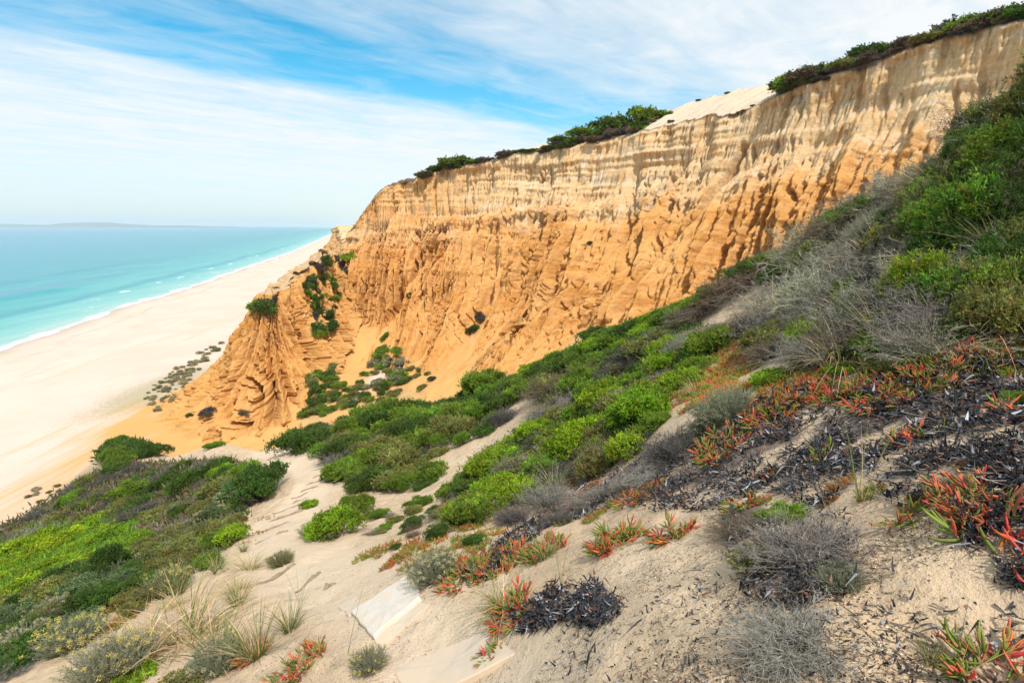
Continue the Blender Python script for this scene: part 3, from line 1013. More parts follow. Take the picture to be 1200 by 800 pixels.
def px_blobs(lst):
    out = []
    for px, py, w in lst:
        h = ray_hill(px, py)
        if h:
            out.append((h[0][0], h[0][1], 0.5 * w * h[1] / FPX * 1.25))
    return out


LIT_B, VEG_B = px_blobs(LITTER_PX), px_blobs(VEG_PX)


def hill_z(x, y, pm=None):
    z = hill_base(x, y)
    pm = path_mask(x, y) if pm is None else pm
    rough = 1 - 0.35 * sstep(-0.1, 0.3, pm)
    z = z + PN.fbm(x / 2.2, y / 2.2, o=3) * 0.09 * rough
    z = z + PN2.fbm(x / 0.45, y / 0.45, o=4) * 0.030 * rough
    z = z + PN.fbm(x / 0.11, y / 0.11, o=2) * 0.007 * rough
    z = z - 0.10 * sstep(-0.05, 0.35, pm)
    return z


az = np.concatenate([np.linspace(-100, -47, 40, endpoint=False), np.linspace(-47, 47, 600), np.linspace(47, 100, 41)[1:]])
rr = np.concatenate([[0.0, 0.25, 0.5], np.geomspace(0.8, 62, 340), np.geomspace(64, 120, 14)])
A, RR = np.meshgrid(R(1) * az, rr, indexing='ij')
X, Y = np.sin(A) * RR, np.cos(A) * RR
pm = path_mask(X, Y)
Z = hill_z(X, Y, pm)
Z = np.maximum(Z, -4.5)
Ph = np.stack([X, Y, Z], -1).reshape(-1, 3)
lit = blob_mask(X, Y, LIT_B)
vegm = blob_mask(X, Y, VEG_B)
pthm = sstep(-0.12, 0.25, pm + 0.15 * PN.fbm(X / .6, Y / .6, o=3))
structure('hillside', new_mesh('hillside', Ph, grid_faces(len(az), len(rr)), {'litter': (lit * (1 - pthm)).ravel(), 'veg': (vegm * (1 - pthm)).ravel(), 'path': pthm.ravel()}, True, M_HILL))
add_bvh('hill', Ph, len(az), len(rr), 2, 2)

# valley floor between the hillside and the foot of the cliff
vp = [(*b[:2], b[2] + .6) for b in B_XYZ[2:]] + [(*b[:2], b[2] + .3) for _, b in sp if b[0] > -60] + [(-72, 98, 2.2), (-86, 90, 0.5), (-80, 120, 1.0), (-60, 85, 2.5), (-50, 78, 3), (-30, 88, 5.5), (-25, 100, 8.0), (-33, 112, 9.5), (-15, 80, 6), (-5, 65, 8), (5, 50, 13), (14, 40, 19), (20, 30, 24), (-40, 60, 2)]
vp = np.array(vp)
vf = tps(vp[:, :2] / 30, vp[:, 2], 0.02)
gx, gy = np.meshgrid(np.linspace(-88, 30, 240), np.linspace(45, 150, 220), indexing='ij')
gz = vf(gx / 30, gy / 30) + PN.fbm(gx / 6, gy / 6, o=4) * 0.55 + PN2.fbm(gx / 1.6, gy / 1.6, o=4) * .16
gz = gz + 1.6 * np.exp(-((gx + 29) / 2.6) ** 2 - ((gy - 93) / 2.2) ** 2)
gz = gz - 3.0 * sstep(-58, -84, gx) - 2.5 * sstep(128, 148, gy)
bd = base_dist(gx, gy)
og = 0.74 + 0.25 * np.exp(-bd / 8) - 0.5 * np.exp(-((gx + 27) / 3.0) ** 2 - ((gy - 112) / 9.0) ** 2)
vv = 0.75 * np.exp(-((gx + 22) / 9) ** 2 - ((gy - 98) / 9) ** 2) + 0.55 * np.exp(-((gx + 36) / 5) ** 2 - ((gy - 100) / 9) ** 2)
Pv = np.stack([gx, gy, gz], -1).reshape(-1, 3)
structure('valley_floor', new_mesh('valley_floor', Pv, grid_faces(240, 220), {'orange': og.ravel(), 'wet': 0 * og.ravel(), 'veg': np.clip(vv, 0, 1).ravel()}, True, M_SAND))
add_bvh('valley', Pv, 240, 220, 2, 2)
# ------------------------------------------------------------------ sea air
hz = bpy.data.materials.new('haze_air')
hz.use_nodes = True
ht = NT(hz.node_tree)
ho = ht.n('ShaderNodeOutputMaterial')
hv = ht.n('ShaderNodeVolumePrincipled')
hv.inputs['Color'].default_value = (0.86, 0.95, 1.0, 1)
hv.inputs['Density'].default_value = 4.6e-5
hv.inputs['Anisotropy'].default_value = 0.2
ht.l(hv.outputs[0], ho.inputs['Volume'])
bx = np.array([(x, y, z) for x in (-47000, 27000) for y in (-2000, 47000) for z in (-6, 195)], float)
hzm = new_mesh('haze', bx, [(0, 1, 3, 2), (4, 6, 7, 5), (0, 4, 5, 1), (2, 3, 7, 6), (0, 2, 6, 4), (1, 5, 7, 3)], None, False, hz)
link('haze', hzm, None, kind='stuff', label='pale sea haze over the far water and coast', category='haze')
# ------------------------------------------------------------------ plant building blocks
def unit(v):
    return v / (np.linalg.norm(v, axis=-1, keepdims=True) + 1e-9)


class Leaves:
    """collects small folded leaf blades"""
    def __init__(self):
        self.v, self.f, self.c, self.n = [], [], [], 0

    def add(self, P, D, L, Wd, C, fold=0.25, g=rng):
        n = len(P)
        D = unit(D)
        N = unit(np.cross(D, unit(g.normal(size=(n, 3)))))
        Sd = np.cross(D, N)
        L = np.broadcast_to(np.asarray(L, float), (n,))[:, None]
        Wd = np.broadcast_to(np.asarray(Wd, float), (n,))[:, None]
        q = np.stack([P, P + D * L * .45 + Sd * Wd * .5 + N * Wd * fold, P + D * L, P + D * L * .45 - Sd * Wd * .5 + N * Wd * fold], 1)
        self.v.append(q.reshape(-1, 3))
        self.f.append(self.n + np.arange(n * 4).reshape(n, 4))
        self.c.append(np.repeat(C, 4, axis=0))
        self.n += n * 4

    def blade(self, P, D, L, Wd, bend, C, seg=4, g=rng):
        """long arching blades: two crossing faces would be lost at this size, one ribbon folded in the middle"""
        n = len(P)
        D = unit(D)
        Sd = unit(np.cross(D, np.array([0, 0, 1.0]) + 0.3 * g.normal(size=(n, 3))))
        t = np.linspace(0, 1, seg + 1)
        L = np.broadcast_to(np.asarray(L, float), (n,))
        hd = D.copy()
        hd[:, 2] = 0
        hd = unit(hd + 0.02 * g.normal(size=(n, 3)) * np.array([1, 1, 0]))
        bend = np.broadcast_to(np.asarray(bend, float), (n,))
        ctr = P[:, None] + D[:, None] * (L[:, None, None] * t[None, :, None]) \
            + (hd[:, None] * 0.6 - np.array([0, 0, 0.75])) * (bend * L)[:, None, None] * (t ** 2)[None, :, None]
        w = (np.broadcast_to(np.asarray(Wd, float), (n,))[:, None] * (1 - t[None] ** 1.6 * 0.9)) * .5
        a = ctr + Sd[:, None] * w[..., None]
        b = ctr - Sd[:, None] * w[..., None]
        q = np.stack([a, b], 2).reshape(n, -1, 3)
        k = (seg + 1) * 2
        base = self.n + np.arange(n)[:, None] * k
        for s in range(seg):
            self.f.append(base + np.array([2 * s, 2 * s + 1, 2 * s + 3, 2 * s + 2])[None])
        self.v.append(q.reshape(-1, 3))
        self.c.append(np.repeat(C, k, axis=0))
        self.n += n * k

    def tubes(self, pts, rad, C):
        """pts (n,k,3) polylines, rad (n,k): three-sided tubes"""
        n, k, _ = pts.shape
        T = unit(np.gradient(pts, axis=1))
        ref = np.broadcast_to(unit(np.array([0.31, 0.17, 0.93])), T.shape)
        A = unit(np.cross(T, ref))
        B = np.cross(T, A)
        ring = []
        for j in range(3):
            th = 2 * math.pi * j / 3
            ring.append(pts + (A * math.cos(th) + B * math.sin(th)) * rad[..., None])
        q = np.stack(ring, 2).reshape(n, -1, 3)
        base = self.n + np.arange(n)[:, None] * (k * 3)
        for s in range(k - 1):
            for j in range(3):
                j2 = (j + 1) % 3
                self.f.append(base + np.array([3 * s + j, 3 * s + j2, 3 * s + 3 + j2, 3 * s + 3 + j])[None])
        self.v.append(q.reshape(-1, 3))
        self.c.append(np.repeat(C, k * 3, axis=0))
        self.n += n * k * 3

    def mesh(self, name, mat, smooth=False):
        return new_mesh(name, np.concatenate(self.v), np.concatenate(self.f), {'Col': np.clip(np.concatenate(self.c), 0, 4)}, smooth, mat)


def hues(n, base, var=0.18, warm=0.12, g=rng):
    c = np.ones((n, 3)) * np.asarray(base, float)
    c *= (1 + var * g.normal(size=(n, 1))).clip(0.4, 1.7)
    w = warm * g.normal(size=(n, 1))
    c[:, 0:1] *= 1 + w
    c[:, 2:3] *= 1 - 0.6 * w
    return c


def clumps(g, n, rx, rz, spread=1.0):
    """centres and radii of the clumps that make an uneven dome crown (unit radius, base at z=0)"""
    a = g.uniform(0, 2 * math.pi, n)
    rr_ = np.sqrt(g.uniform(0, 1, n)) * 0.74 * spread
    x, y = rr_ * np.cos(a) * rx, rr_ * np.sin(a) * rx
    z = rz * (0.28 + 0.58 * np.sqrt(np.clip(1 - rr_ ** 2, 0, 1)) * g.uniform(0.55, 1.25, n))
    rad = g.uniform(0.13, 0.34, n) * rx
    return np.stack([x, y, z], 1), rad


def stems_mesh(g, cen, name, rad=0.012, per=5, col=(0.20, 0.16, 0.13)):
    L = Leaves()
    n = len(cen) * per
    tgt = np.repeat(cen, per, axis=0) * g.uniform(.9, 1.32, (n, 1)) + g.normal(size=(n, 3)) * 0.10
    root = np.stack([g.normal(size=n) * 0.07, g.normal(size=n) * 0.07, np.full(n, -0.06)], 1)
    t = np.linspace(0, 1, 5)[None, :, None]
    mid = root * 0.5 + tgt * 0.5 - np.array([0, 0, 0.06]) + g.normal(size=(n, 3)) * 0.05
    pts = (1 - t) ** 2 * root[:, None] + 2 * t * (1 - t) * mid[:, None] + t ** 2 * tgt[:, None]
    r_ = np.broadcast_to(np.array([1, .8, .6, .45, .3])[None] * rad, (n, 5))
    L.tubes(pts, r_, hues(n, col, .2, .05, g))
    return L.mesh(name, M_TWIG)


def green_shrub(seed, nsprig, per, leaf, rz=0.7, ncl=16, sprig=0.13, up=0.55, wid=0.36, dry=0.03):
    """leafy dome: sprigs grow out of clumps, each carrying small leaves; tint ~1, the object colour sets the green"""
    g = np.random.default_rng(seed)
    cen, rad = clumps(g, ncl, 1.0, rz)
    k = g.integers(0, ncl, nsprig)
    d = unit(g.normal(size=(nsprig, 3)) + np.array([0, 0, up]))
    sh_ = g.uniform(0.45, 1.05, (nsprig, 1)) ** 0.6
    P = cen[k] + d * rad[k][:, None] * sh_ * np.array([1, 1, 0.85])
    keep = P[:, 2] > 0.01
    P, d, k = P[keep], d[keep], k[keep]
    n = len(P)
    d = unit(d + np.array([0, 0, 0.7]) + 0.35 * g.normal(size=(n, 3)))
    cl = (1 + 0.24 * g.normal(size=(ncl, 1))).clip(.5, 1.6)[k]                       # clump to clump difference
    base = hues(n, (1, 1, 1), .13, .10, g) * cl
    young = g.uniform(size=n) < 0.22
    base[young] *= np.array([1.35, 1.22, 0.8])
    dead = g.uniform(size=n) < dry * 2
    base[dead] = np.array([1.45, .8, 1.0])
    i = np.repeat(np.arange(n), per)
    m = n * per
    s = g.uniform(0, 1, (m, 1))
    sl = sprig * np.where(g.uniform(size=(n, 1)) < .1, 2.3, g.uniform(.6, 1.2, (n, 1)))
    LP = P[i] + d[i] * s * sl[i]
    LD = d[i] * 0.75 + unit(g.normal(size=(m, 3))) * 0.75
    L = Leaves()
    L.add(LP, LD, leaf * g.uniform(.7, 1.25, m), leaf * wid * g.uniform(.8, 1.2, m), base[i] * (1 + .1 * g.normal(size=(m, 1))), g=g)
    return L.mesh('foliage', M_LEAF), stems_mesh(g, cen, 'stems', 0.013), None


def grey_herb(seed, flowers=0, dens=420):
    """grey-green everlasting: upright felted stems with thin leaves, pale yellow heads"""
    g = np.random.default_rng(seed)
    n = dens
    a, r_ = g.uniform(0, 6.283, n), np.sqrt(g.uniform(0, 1, n)) * 0.55
    root = np.stack([r_ * np.cos(a) * .6, r_ * np.sin(a) * .6, np.zeros(n)], 1)
    d = unit(np.stack([np.cos(a) * r_ * 1.5, np.sin(a) * r_ * 1.5, np.full(n, 0.9)], 1) + .18 * g.normal(size=(n, 3)))
    ln = g.uniform(.5, .95, n) * (1 - .3 * r_)
    L = Leaves()
    per = 34
    i = np.repeat(np.arange(n), per)
    s = g.uniform(.25, 1, n * per)
    P = root[i] + d[i] * (ln[i] * s)[:, None]
    D = d[i] * 0.8 + unit(g.normal(size=(n * per, 3))) * .7
    L.add(P, D, .075 * g.uniform(.6, 1.2, n * per), .013, hues(n, (1, 1, 1), .15, .06, g)[i], g=g)
    F = None
    if flowers:
        Fl = Leaves()
        k = g.choice(n, flowers, replace=False)
        hp = np.repeat(root[k] + d[k] * (ln[k] * 1.06)[:, None], 26, axis=0) + g.normal(size=(flowers * 26, 3)) * .026
        Fl.add(hp, g.normal(size=hp.shape) + np.array([0, 0, .6]), .030, .022, hues(len(hp), (1, 1, 1), .1, .05, g), g=g)
        F = Fl.mesh('flower_heads', M_LEAF)
    st = Leaves()
    t = np.linspace(0, 1, 3)[None, :, None]
    st.tubes(root[:, None] + d[:, None] * ln[:, None, None] * t, np.broadcast_to(np.array([.007, .005, .003])[None], (n, 3)), hues(n, (.30, .29, .22), .15, .05, g))
    return L.mesh('foliage', M_LEAF), st.mesh('stems', M_TWIG), F


def twig_bush(seed, n1=60, n2=6, n3=3, h=0.75, lean=(0, 0), curl=0.35, rad=0.008, flat=0.0):
    """dead bush: three orders of bare wiry branches"""
    g = np.random.default_rng(seed)
    L = Leaves()
    lean = np.array([lean[0], lean[1], 0.0])

    def shoots(root, d, ln, r0, k=5, cu=curl, col=(1, 1, 1)):
        n = len(root)
        t = np.linspace(0, 1, k)
        wob = np.cumsum(g.normal(size=(n, k, 3)) * cu / k, axis=1)
        wob -= wob[:, :1]
        pts = root[:, None] + (d[:, None] + wob) * (ln[:, None, None] * t[None, :, None])
        L.tubes(pts, np.broadcast_to(np.asarray(r0, float), (n,))[:, None] * (1 - .7 * t)[None], hues(n, col, .28, .05, g))
        return pts
    a = g.uniform(0, 6.283, n1)
    el = g.uniform(0.15 - flat, 1.2 - .5 * flat, n1)
    d = unit(np.stack([np.cos(a) * np.cos(el), np.sin(a) * np.cos(el), np.sin(el) * 1.0], 1) + lean)
    root = np.stack([g.normal(size=n1) * .14, g.normal(size=n1) * .14, np.full(n1, -.03)], 1)
    p1 = shoots(root, d, g.uniform(.55, 1.0, n1) * np.array(1.0), rad)
    p1[..., 2] *= 1
    i = np.repeat(np.arange(n1), n2)
    j = g.integers(1, 5, len(i))
    r2 = p1[i, j]
    d2 = unit(d[i] + .75 * unit(g.normal(size=(len(i), 3))) + np.array([0, 0, .12]))
    p2 = shoots(r2, d2, g.uniform(.18, .42, len(i)), rad * .6, 4)
    i3 = np.repeat(np.arange(len(i)), n3)
    r3 = p2[i3, g.integers(1, 4, len(i3))]
    d3 = unit(d2[i3] + .9 * unit(g.normal(size=(len(i3), 3))))
    shoots(r3, d3, g.uniform(.07, .2, len(i3)), rad * .42, 3)
    me = L.mesh('twigs', M_TWIG)
    co = np.empty(len(me.vertices) * 3, np.float32)
    me.vertices.foreach_get('co', co)
    co = co.reshape(-1, 3)
    co[:, 2] *= h
    co[:, 2] = np.maximum(co[:, 2], -.06)
    me.vertices.foreach_set('co', co.ravel())
    me.update()
    return me


def grass_tuft(seed, n=120, h=1.0, spread=.28, bend=.35, width=.014, dry=.5, green=(0.17, 0.22, 0.07), straw=(0.52, 0.40, 0.21)):
    g = np.random.default_rng(seed)
    L = Leaves()
    a = g.uniform(0, 6.283, n)
    r_ = np.sqrt(g.uniform(0, 1, n)) * spread * .4
    P = np.stack([r_ * np.cos(a), r_ * np.sin(a), np.full(n, -.03)], 1)
    D = np.stack([np.cos(a) * spread, np.sin(a) * spread, np.ones(n)], 1) + .22 * g.normal(size=(n, 3)) * spread * 3
    c = np.where(g.uniform(size=(n, 1)) < dry, hues(n, straw, .2, .08, g), hues(n, green, .2, .1, g))
    L.blade(P, D, h * g.uniform(.45, 1.0, n), width * g.uniform(.7, 1.2, n), bend * g.uniform(.2, 1.6, n), c, 5, g=g)
    return L.mesh('blades', M_LEAF)


def succulent_leaf(curv, col0, col1, seed=0):
    """one three-sided, upcurved finger of ice plant, unit length along +X, colour from base to tip"""
    k = 6
    t = np.linspace(0, 1, k)
    w = np.array([.058, .070, .070, .062, .044, .010])
    x = t * (1 - .12 * curv * t)
    z = curv * .32 * t ** 2
    v, c = [], []
    for i in range(k):
        dz = w[i] * 1.15
        v += [(x[i], -w[i], z[i] + dz * .55), (x[i], w[i], z[i] + dz * .55), (x[i], 0, z[i] - dz * .9)]
        cc = np.array(col0) * (1 - t[i] ** 3) + np.array(col1) * t[i] ** 3
        c += [cc, cc, cc * np.array([1.1, .85, .85])]
    f = []
    for i in range(k - 1):
        for j in range(3):
            j2 = (j + 1) % 3
            f.append((3 * i + j, 3 * i + j2, 3 * i + 3 + j2, 3 * i + 3 + j))
    f.append((3 * k - 3, 3 * k - 2, 3 * k - 1, 3 * k - 1))
    return np.array(v), np.array(f), np.array(c)


GREEN0, GREEN1 = (0.17, 0.28, 0.04), (0.27, 0.33, 0.06)
RED0, RED1 = (0.66, 0.11, 0.065), (0.72, 0.15, 0.075)
ORG0, ORG1 = (0.66, 0.23, 0.05), (0.68, 0.16, 0.05)
LEAF_KINDS = [(1.0, GREEN0, GREEN1), (.8, (.19, .30, .04), (0.42, 0.27, 0.06)), (.6, RED0, RED1), (.9, ORG0, ORG1), (.7, (0.60, .16, .09), (0.20, 0.27, .04)), (.3, (.60, .33, .12), (.55, .2, .06))]
LEAF_GEO = [succulent_leaf(*a) for a in LEAF_KINDS]


def leaf_mesh(k):
    v, f, c = LEAF_GEO[k]
    return new_mesh('leaf', v, f, {'Col': c}, True, M_SUCC)


LEAF_ME = [leaf_mesh(k) for k in range(len(LEAF_KINDS))]


def shoot_frames(g, nshoot, red, rad, upright=.6):
    """positions / frames / lengths / kinds of the leaves of one ice plant clump (metres)"""
    out = []
    stems = []
    for s in range(nshoot):
        a = g.uniform(0, 6.283)
        rr_ = math.sqrt(g.uniform(0, 1)) * rad
        base = np.array([rr_ * math.cos(a), rr_ * math.sin(a), 0.0])
        a2 = g.uniform(0, 6.283) if g.uniform() < .4 else a + g.normal() * .7
        el = g.uniform(.25, 1.3) * upright + .2
        d = np.array([math.cos(a2) * math.cos(el), math.sin(a2) * math.cos(el), math.sin(el)])
        npair = g.integers(2, 5)
        ln = .028 * npair + .02
        stems.append((base, base + d * ln))
        side = unit(np.cross(d, np.array([.1, .2, 1.0])))
        isred = g.uniform() < red
        for p in range(npair):
            roll = p * 1.57 + g.normal() * .2
            s1 = side * math.cos(roll) + np.cross(d, side) * math.sin(roll)
            open_ = 1.15 - .9 * p / max(1, npair - 1) + g.normal() * .12
            for sg in (-1, 1):
                x = unit(d * math.cos(open_) + s1 * sg * math.sin(open_))
                z = unit(d - x * np.dot(d, x) + 1e-4)
                y = np.cross(z, x)
                age = 1 - p / npair
                u_ = g.uniform()
                if isred:
                    k = 2 if u_ < .42 + .3 * age else (3 if u_ < .72 else (1 if u_ < .85 else 0))
                else:
                    k = 0 if u_ < .62 - .25 * age else (1 if u_ < .80 else (4 if u_ < .9 else (3 if u_ < .97 else 2)))
                out.append((base + d * (.018 + p * .024) + x * .004, np.stack([x, y, z], 1), g.uniform(.055, .095) * (1.05 - .25 * p / npair), k))
    return out, stems


def succulent_mesh(seed, nshoot, red, rad, upright=.6, fat=1.0):
    """a whole clump as one mesh, for clumps too far off to show single leaves"""
    g = np.random.default_rng(seed)
    fr, st = shoot_frames(g, nshoot, red, rad, upright)
    V, F_, C, n = [], [], [], 0
    for P, M, ln, k in fr:
        v, f, c = LEAF_GEO[k]
        v = v * ln * np.array([1, fat, fat])
        V.append(v @ M.T + P)
        F_.append(f + n)
        C.append(c * (1 + .15 * g.normal()))
        n += len(v)
    return new_mesh('leaves', np.concatenate(V), np.concatenate(F_), {'Col': np.clip(np.concatenate(C), 0, 1)}, True, M_SUCC)


def runner_mesh(stems, g, name='runners'):
    L = Leaves()
    a = np.array([s[0] for s in stems])
    b = np.array([s[1] for s in stems])
    t = np.linspace(0, 1, 4)[None, :, None]
    pts = a[:, None] * (1 - t) + b[:, None] * t
    pts[:, 0, 2] -= .02
    L.tubes(pts, np.full((len(a), 4), .006), hues(len(a), (.36, .17, .10), .2, .1, g))
    # creeping woody runners that link the shoots
    c0 = a * .15
    pts = c0[:, None] * (1 - t) + a[:, None] * t
    pts[..., 2] += -.004 + .012 * np.sin(t[..., 0] * 3.1)
    L.tubes(pts, np.full((len(a), 4), .005), hues(len(a), (.25, .16, .12), .2, .1, g))
    return L.mesh(name, M_TWIG)


# ------------------------------------------------------------------ prototypes (unit: crown radius 1 unless noted)
PROTO = {
    'heath': [green_shrub(100 + i, 1500, 13, .085, rz=.62, ncl=18, sprig=.15) for i in range(4)],
    'dense': [green_shrub(120 + i, 2300, 10, .060, rz=.72, ncl=26, sprig=.09, wid=.45) for i in range(3)],
    'mat':   [green_shrub(140 + i, 1500, 10, .075, rz=.34, ncl=26, sprig=.10, up=1.0, wid=.4) for i in range(3)],
    'far':   [green_shrub(160 + i, 520, 6, .17, rz=.75, ncl=15, sprig=.16, wid=.5) for i in range(4)],
    'herb':  [grey_herb(180 + i, fl) for i, fl in enumerate((0, 46, 90))],
    'twig':  [twig_bush(200, 80, 7, 4, .8, rad=.012), twig_bush(201, 100, 6, 3, .62, flat=.2, rad=.012), twig_bush(202, 70, 8, 4, .9, curl=.6, rad=.011)],
    'wiry':  [twig_bush(210, 150, 7, 4, .75, rad=.011, curl=.25), twig_bush(211, 160, 7, 3, .55, rad=.011, curl=.2, lean=(-.5, .1))],
    'char':  [twig_bush(220, 150, 8, 4, .62, rad=.013, curl=.5), twig_bush(221, 150, 8, 4, .5, rad=.013, curl=.5, flat=.2)],
    'grass': [grass_tuft(230, 130), grass_tuft(231, 90, dry=.25), grass_tuft(232, 150, dry=.85, bend=.8, spread=.5)],
    'succ':  [succulent_mesh(240 + i, 110, rd, .48, fat=1.15) for i, rd in enumerate((.08, .2, .42, .28))],
    'succfar': [succulent_mesh(250 + i, 34, rd, .48, fat=1.25) for i, rd in enumerate((.05, .2, .42))],
}
GREENS = {'bright': (.205, .33, .02), 'mid': (.145, .24, .028), 'dark': (.075, .135, .025), 'olive': (.20, .215, .065), 'grey': (.25, .265, .16),
          'lime': (.23, .35, .015), 'blue': (.13, .19, .085), 'brown': (.16, .125, .085), 'ash': (.235, .215, .185), 'soot': (.105, .095, .088), 'pale': (.36, .34, .24)}
FLOWER = {'white': (.70, .66, .52), 'yellow': (.66, .55, .16), 'cream': (.60, .54, .30)}
ROOTS = []


def thing(name, label, cat, loc, rot=0.0, sc=1.0, group=None, tilt=None):
    o = bpy.data.objects.new(name, None)
    COL.objects.link(o)
    o.empty_display_size = .1
    o.location = loc
    q = Matrix.Rotation(rot, 4, 'Z')
    if tilt is not None:
        q = tilt @ q
    o.rotation_euler = q.to_euler()
    o.scale = sc if isinstance(sc, (tuple, list)) else (sc, sc, sc)
    o['label'] = label
    o['category'] = cat
    if group:
        o['group'] = group
    return o


def part(name, me, parent, color=(1, 1, 1), **kw):
    o = link(name, me, parent, **kw)
    o.color = (*color, 1)
    return o


def jitter(c, amt=.12):
    f = 1 + random.uniform(-amt, amt)
    return (c[0] * f * (1 + random.uniform(-amt, amt) * .6), c[1] * f, c[2] * f)


def slope_tilt(n, k=.6):
    n = Vector(n)
    if n.z < 0:
        n = -n
    m = Vector((0, 0, 1)).lerp(n, k).normalized()
    return Vector((0, 0, 1)).rotation_difference(m).to_matrix().to_4x4()


NAMES = {'heath': ('green_shrub', 'shrub'), 'dense': ('leafy_shrub', 'shrub'), 'mat': ('mat_shrub', 'shrub'), 'far': ('cliff_shrub', 'shrub'), 'herb': ('grey_herb', 'herb'),
         'twig': ('dead_bush', 'dead bush'), 'wiry': ('wiry_bush', 'dry bush'), 'char': ('withered_bush', 'dry bush'), 'grass': ('grass_tuft', 'grass tuft'),
         'succ': ('ice_plant', 'succulent'), 'succfar': ('ice_plant', 'succulent')}


def plant(kind, px, py, wpx, tint, label, group=None, keys=('hill',), var=None, hgt=1.0, sink=.08, flower=None, lift=.22, stretch=1.0):
    """a plant whose visual centre in the photograph is near px,py and whose crown is wpx photo pixels wide"""
    h = cast(px, py + wpx * lift * hgt, keys)
    if h is None:
        return None
    loc, dist, nrm = h
    depth = (np.array(loc) - EYE) @ np.array([0, CP, -SP])
    rad = .5 * wpx * depth / FPX
    protos = PROTO[kind]
    if kind == 'succ' and var is None:
        var = random.choice([0, 0, 1, 1, 3, 2])
    pr = protos[random.randrange(len(protos)) if var is None else var]
    col = jitter(GREENS[tint] if isinstance(tint, str) else tint, .10)
    rot = random.uniform(0, 6.283)
    name, cat = NAMES[kind]
    if kind in ('grass',):
        sc = rad * 2 * hgt
        o = thing(name, label, cat, loc, rot, (sc, sc, sc), group)
        part('blades', pr, o, (1, 1, 1), kind='stuff')
    elif kind in ('succ', 'succfar'):
        sc = (rad / .5) ** .55 if kind == 'succ' else rad / .5
        o = thing(name, label, cat, loc - Vector((0, 0, .01)), rot, (rad / .5, rad / .5, sc), group, slope_tilt(nrm, .9))
        part('leaves', pr, o, tint if not isinstance(tint, str) else (1, 1, 1), kind='stuff')
    elif kind in ('twig', 'wiry', 'char'):
        o = thing(name, label, cat, loc, rot if kind != 'wiry' else random.uniform(-.6, .6), (rad * stretch, rad, rad * hgt), group, slope_tilt(nrm, .5))
        part('twigs', pr, o, col, kind='stuff')
    else:
        fol, st, fl = pr
        sc = (rad * stretch, rad, rad * hgt) if kind != 'herb' else (rad * 1.5, rad * 1.5, rad * 1.5 * hgt)
        o = thing(name, label, cat, loc - Vector((0, 0, sink * rad)), rot if stretch == 1 else 0, sc, group, slope_tilt(nrm, .55))
        part('foliage', fol, o, col, kind='stuff')
        part('stems', st, o)
        if flower and fl is None:
            fl = FLHEADS[random.randrange(len(FLHEADS))]
        if flower:
            part('flower_heads', fl, o, FLOWER[flower], kind='stuff')
    ROOTS.append((o, rad))
    return o


def flower_cap(seed, n=420):
    g = np.random.default_rng(seed)
    cen, rad = clumps(g, 9, 1.0, .62)
    d = unit(g.normal(size=(n, 3)) + np.array([-.6, -.6, .5]))
    k = g.integers(0, 6, n)
    P = cen[k] + d * rad[k][:, None] * 1.12 + np.array([0, 0, .03])
    i = np.repeat(np.arange(n), 6)
    L = Leaves()
    L.add(P[i] + g.normal(size=(len(i), 3)) * .02, g.normal(size=(len(i), 3)) + np.array([0, 0, .7]), .045, .03, hues(len(i), (1, 1, 1), .12, .05, g), g=g)
    return L.mesh('flower_heads', M_LEAF)


FLHEADS = [flower_cap(300), flower_cap(301)]


def near_succulent(px, py, wpx, nshoot, red, label, seed, upright=.6, group=None, big=1.0):
    """an ice plant close enough to pick its leaves apart: every leaf is an object sharing one of six meshes"""
    h = cast(px, py + wpx * .1, ('hill',))
    if h is None:
        return None
    loc, dist, nrm = h
    depth = (np.array(loc) - EYE) @ np.array([0, CP, -SP])
    rad = .5 * wpx * depth / FPX
    g = np.random.default_rng(seed)
    fr, st = shoot_frames(g, nshoot, red, max(.03, rad * .88), upright)
    o = thing('ice_plant', label, 'succulent', loc, random.uniform(0, 6.28), 1.0, group, slope_tilt(nrm, .9))
    for P, M, ln, k in fr[:300]:
        l_ = bpy.data.objects.new('leaf', LEAF_ME[k])
        COL.objects.link(l_)
        l_.parent = o
        mm = Matrix([[*(M[i] * ln * big), P[i]] for i in range(3)] + [[0, 0, 0, 1]])
        l_.matrix_local = mm
        v = 1 + random.uniform(-.35, .2)
        l_.color = (v, v * (1 + random.uniform(-.1, .1)), v, 1)
    if len(fr) > 300:
        V, F_, C, n = [], [], [], 0
        for P, M, ln, k in fr[300:]:
            v, f, c = LEAF_GEO[k]
            V.append((v * ln * big) @ M.T + P)
            F_.append(f + n)
            C.append(c)
            n += len(v)
        part('leaves', new_mesh('leaves', np.concatenate(V), np.concatenate(F_), {'Col': np.concatenate(C)}, True, M_SUCC), o, kind='stuff')
    part('runners', runner_mesh(st, g), o, kind='stuff')
    return o


def inside(poly, x, y):
    c = False
    j = len(poly) - 1
    for i in range(len(poly)):
        (xi, yi), (xj, yj) = poly[i], poly[j]
        if (yi > y) != (yj > y) and x < (xj - xi) * (y - yi) / (yj - yi) + xi:
            c = not c
        j = i
    return c


def rand_in(poly, n, mind=0, tries=60):
    xs, ys = [p[0] for p in poly], [p[1] for p in poly]
    pts = []
    for _ in range(n * tries):
        x, y = random.uniform(min(xs), max(xs)), random.uniform(min(ys), max(ys))
        if inside(poly, x, y) and all((x - a) ** 2 + ((y - b) * 1.6) ** 2 > mind * mind for a, b in pts):
            pts.append((x, y))
            if len(pts) >= n:
                break
    return pts


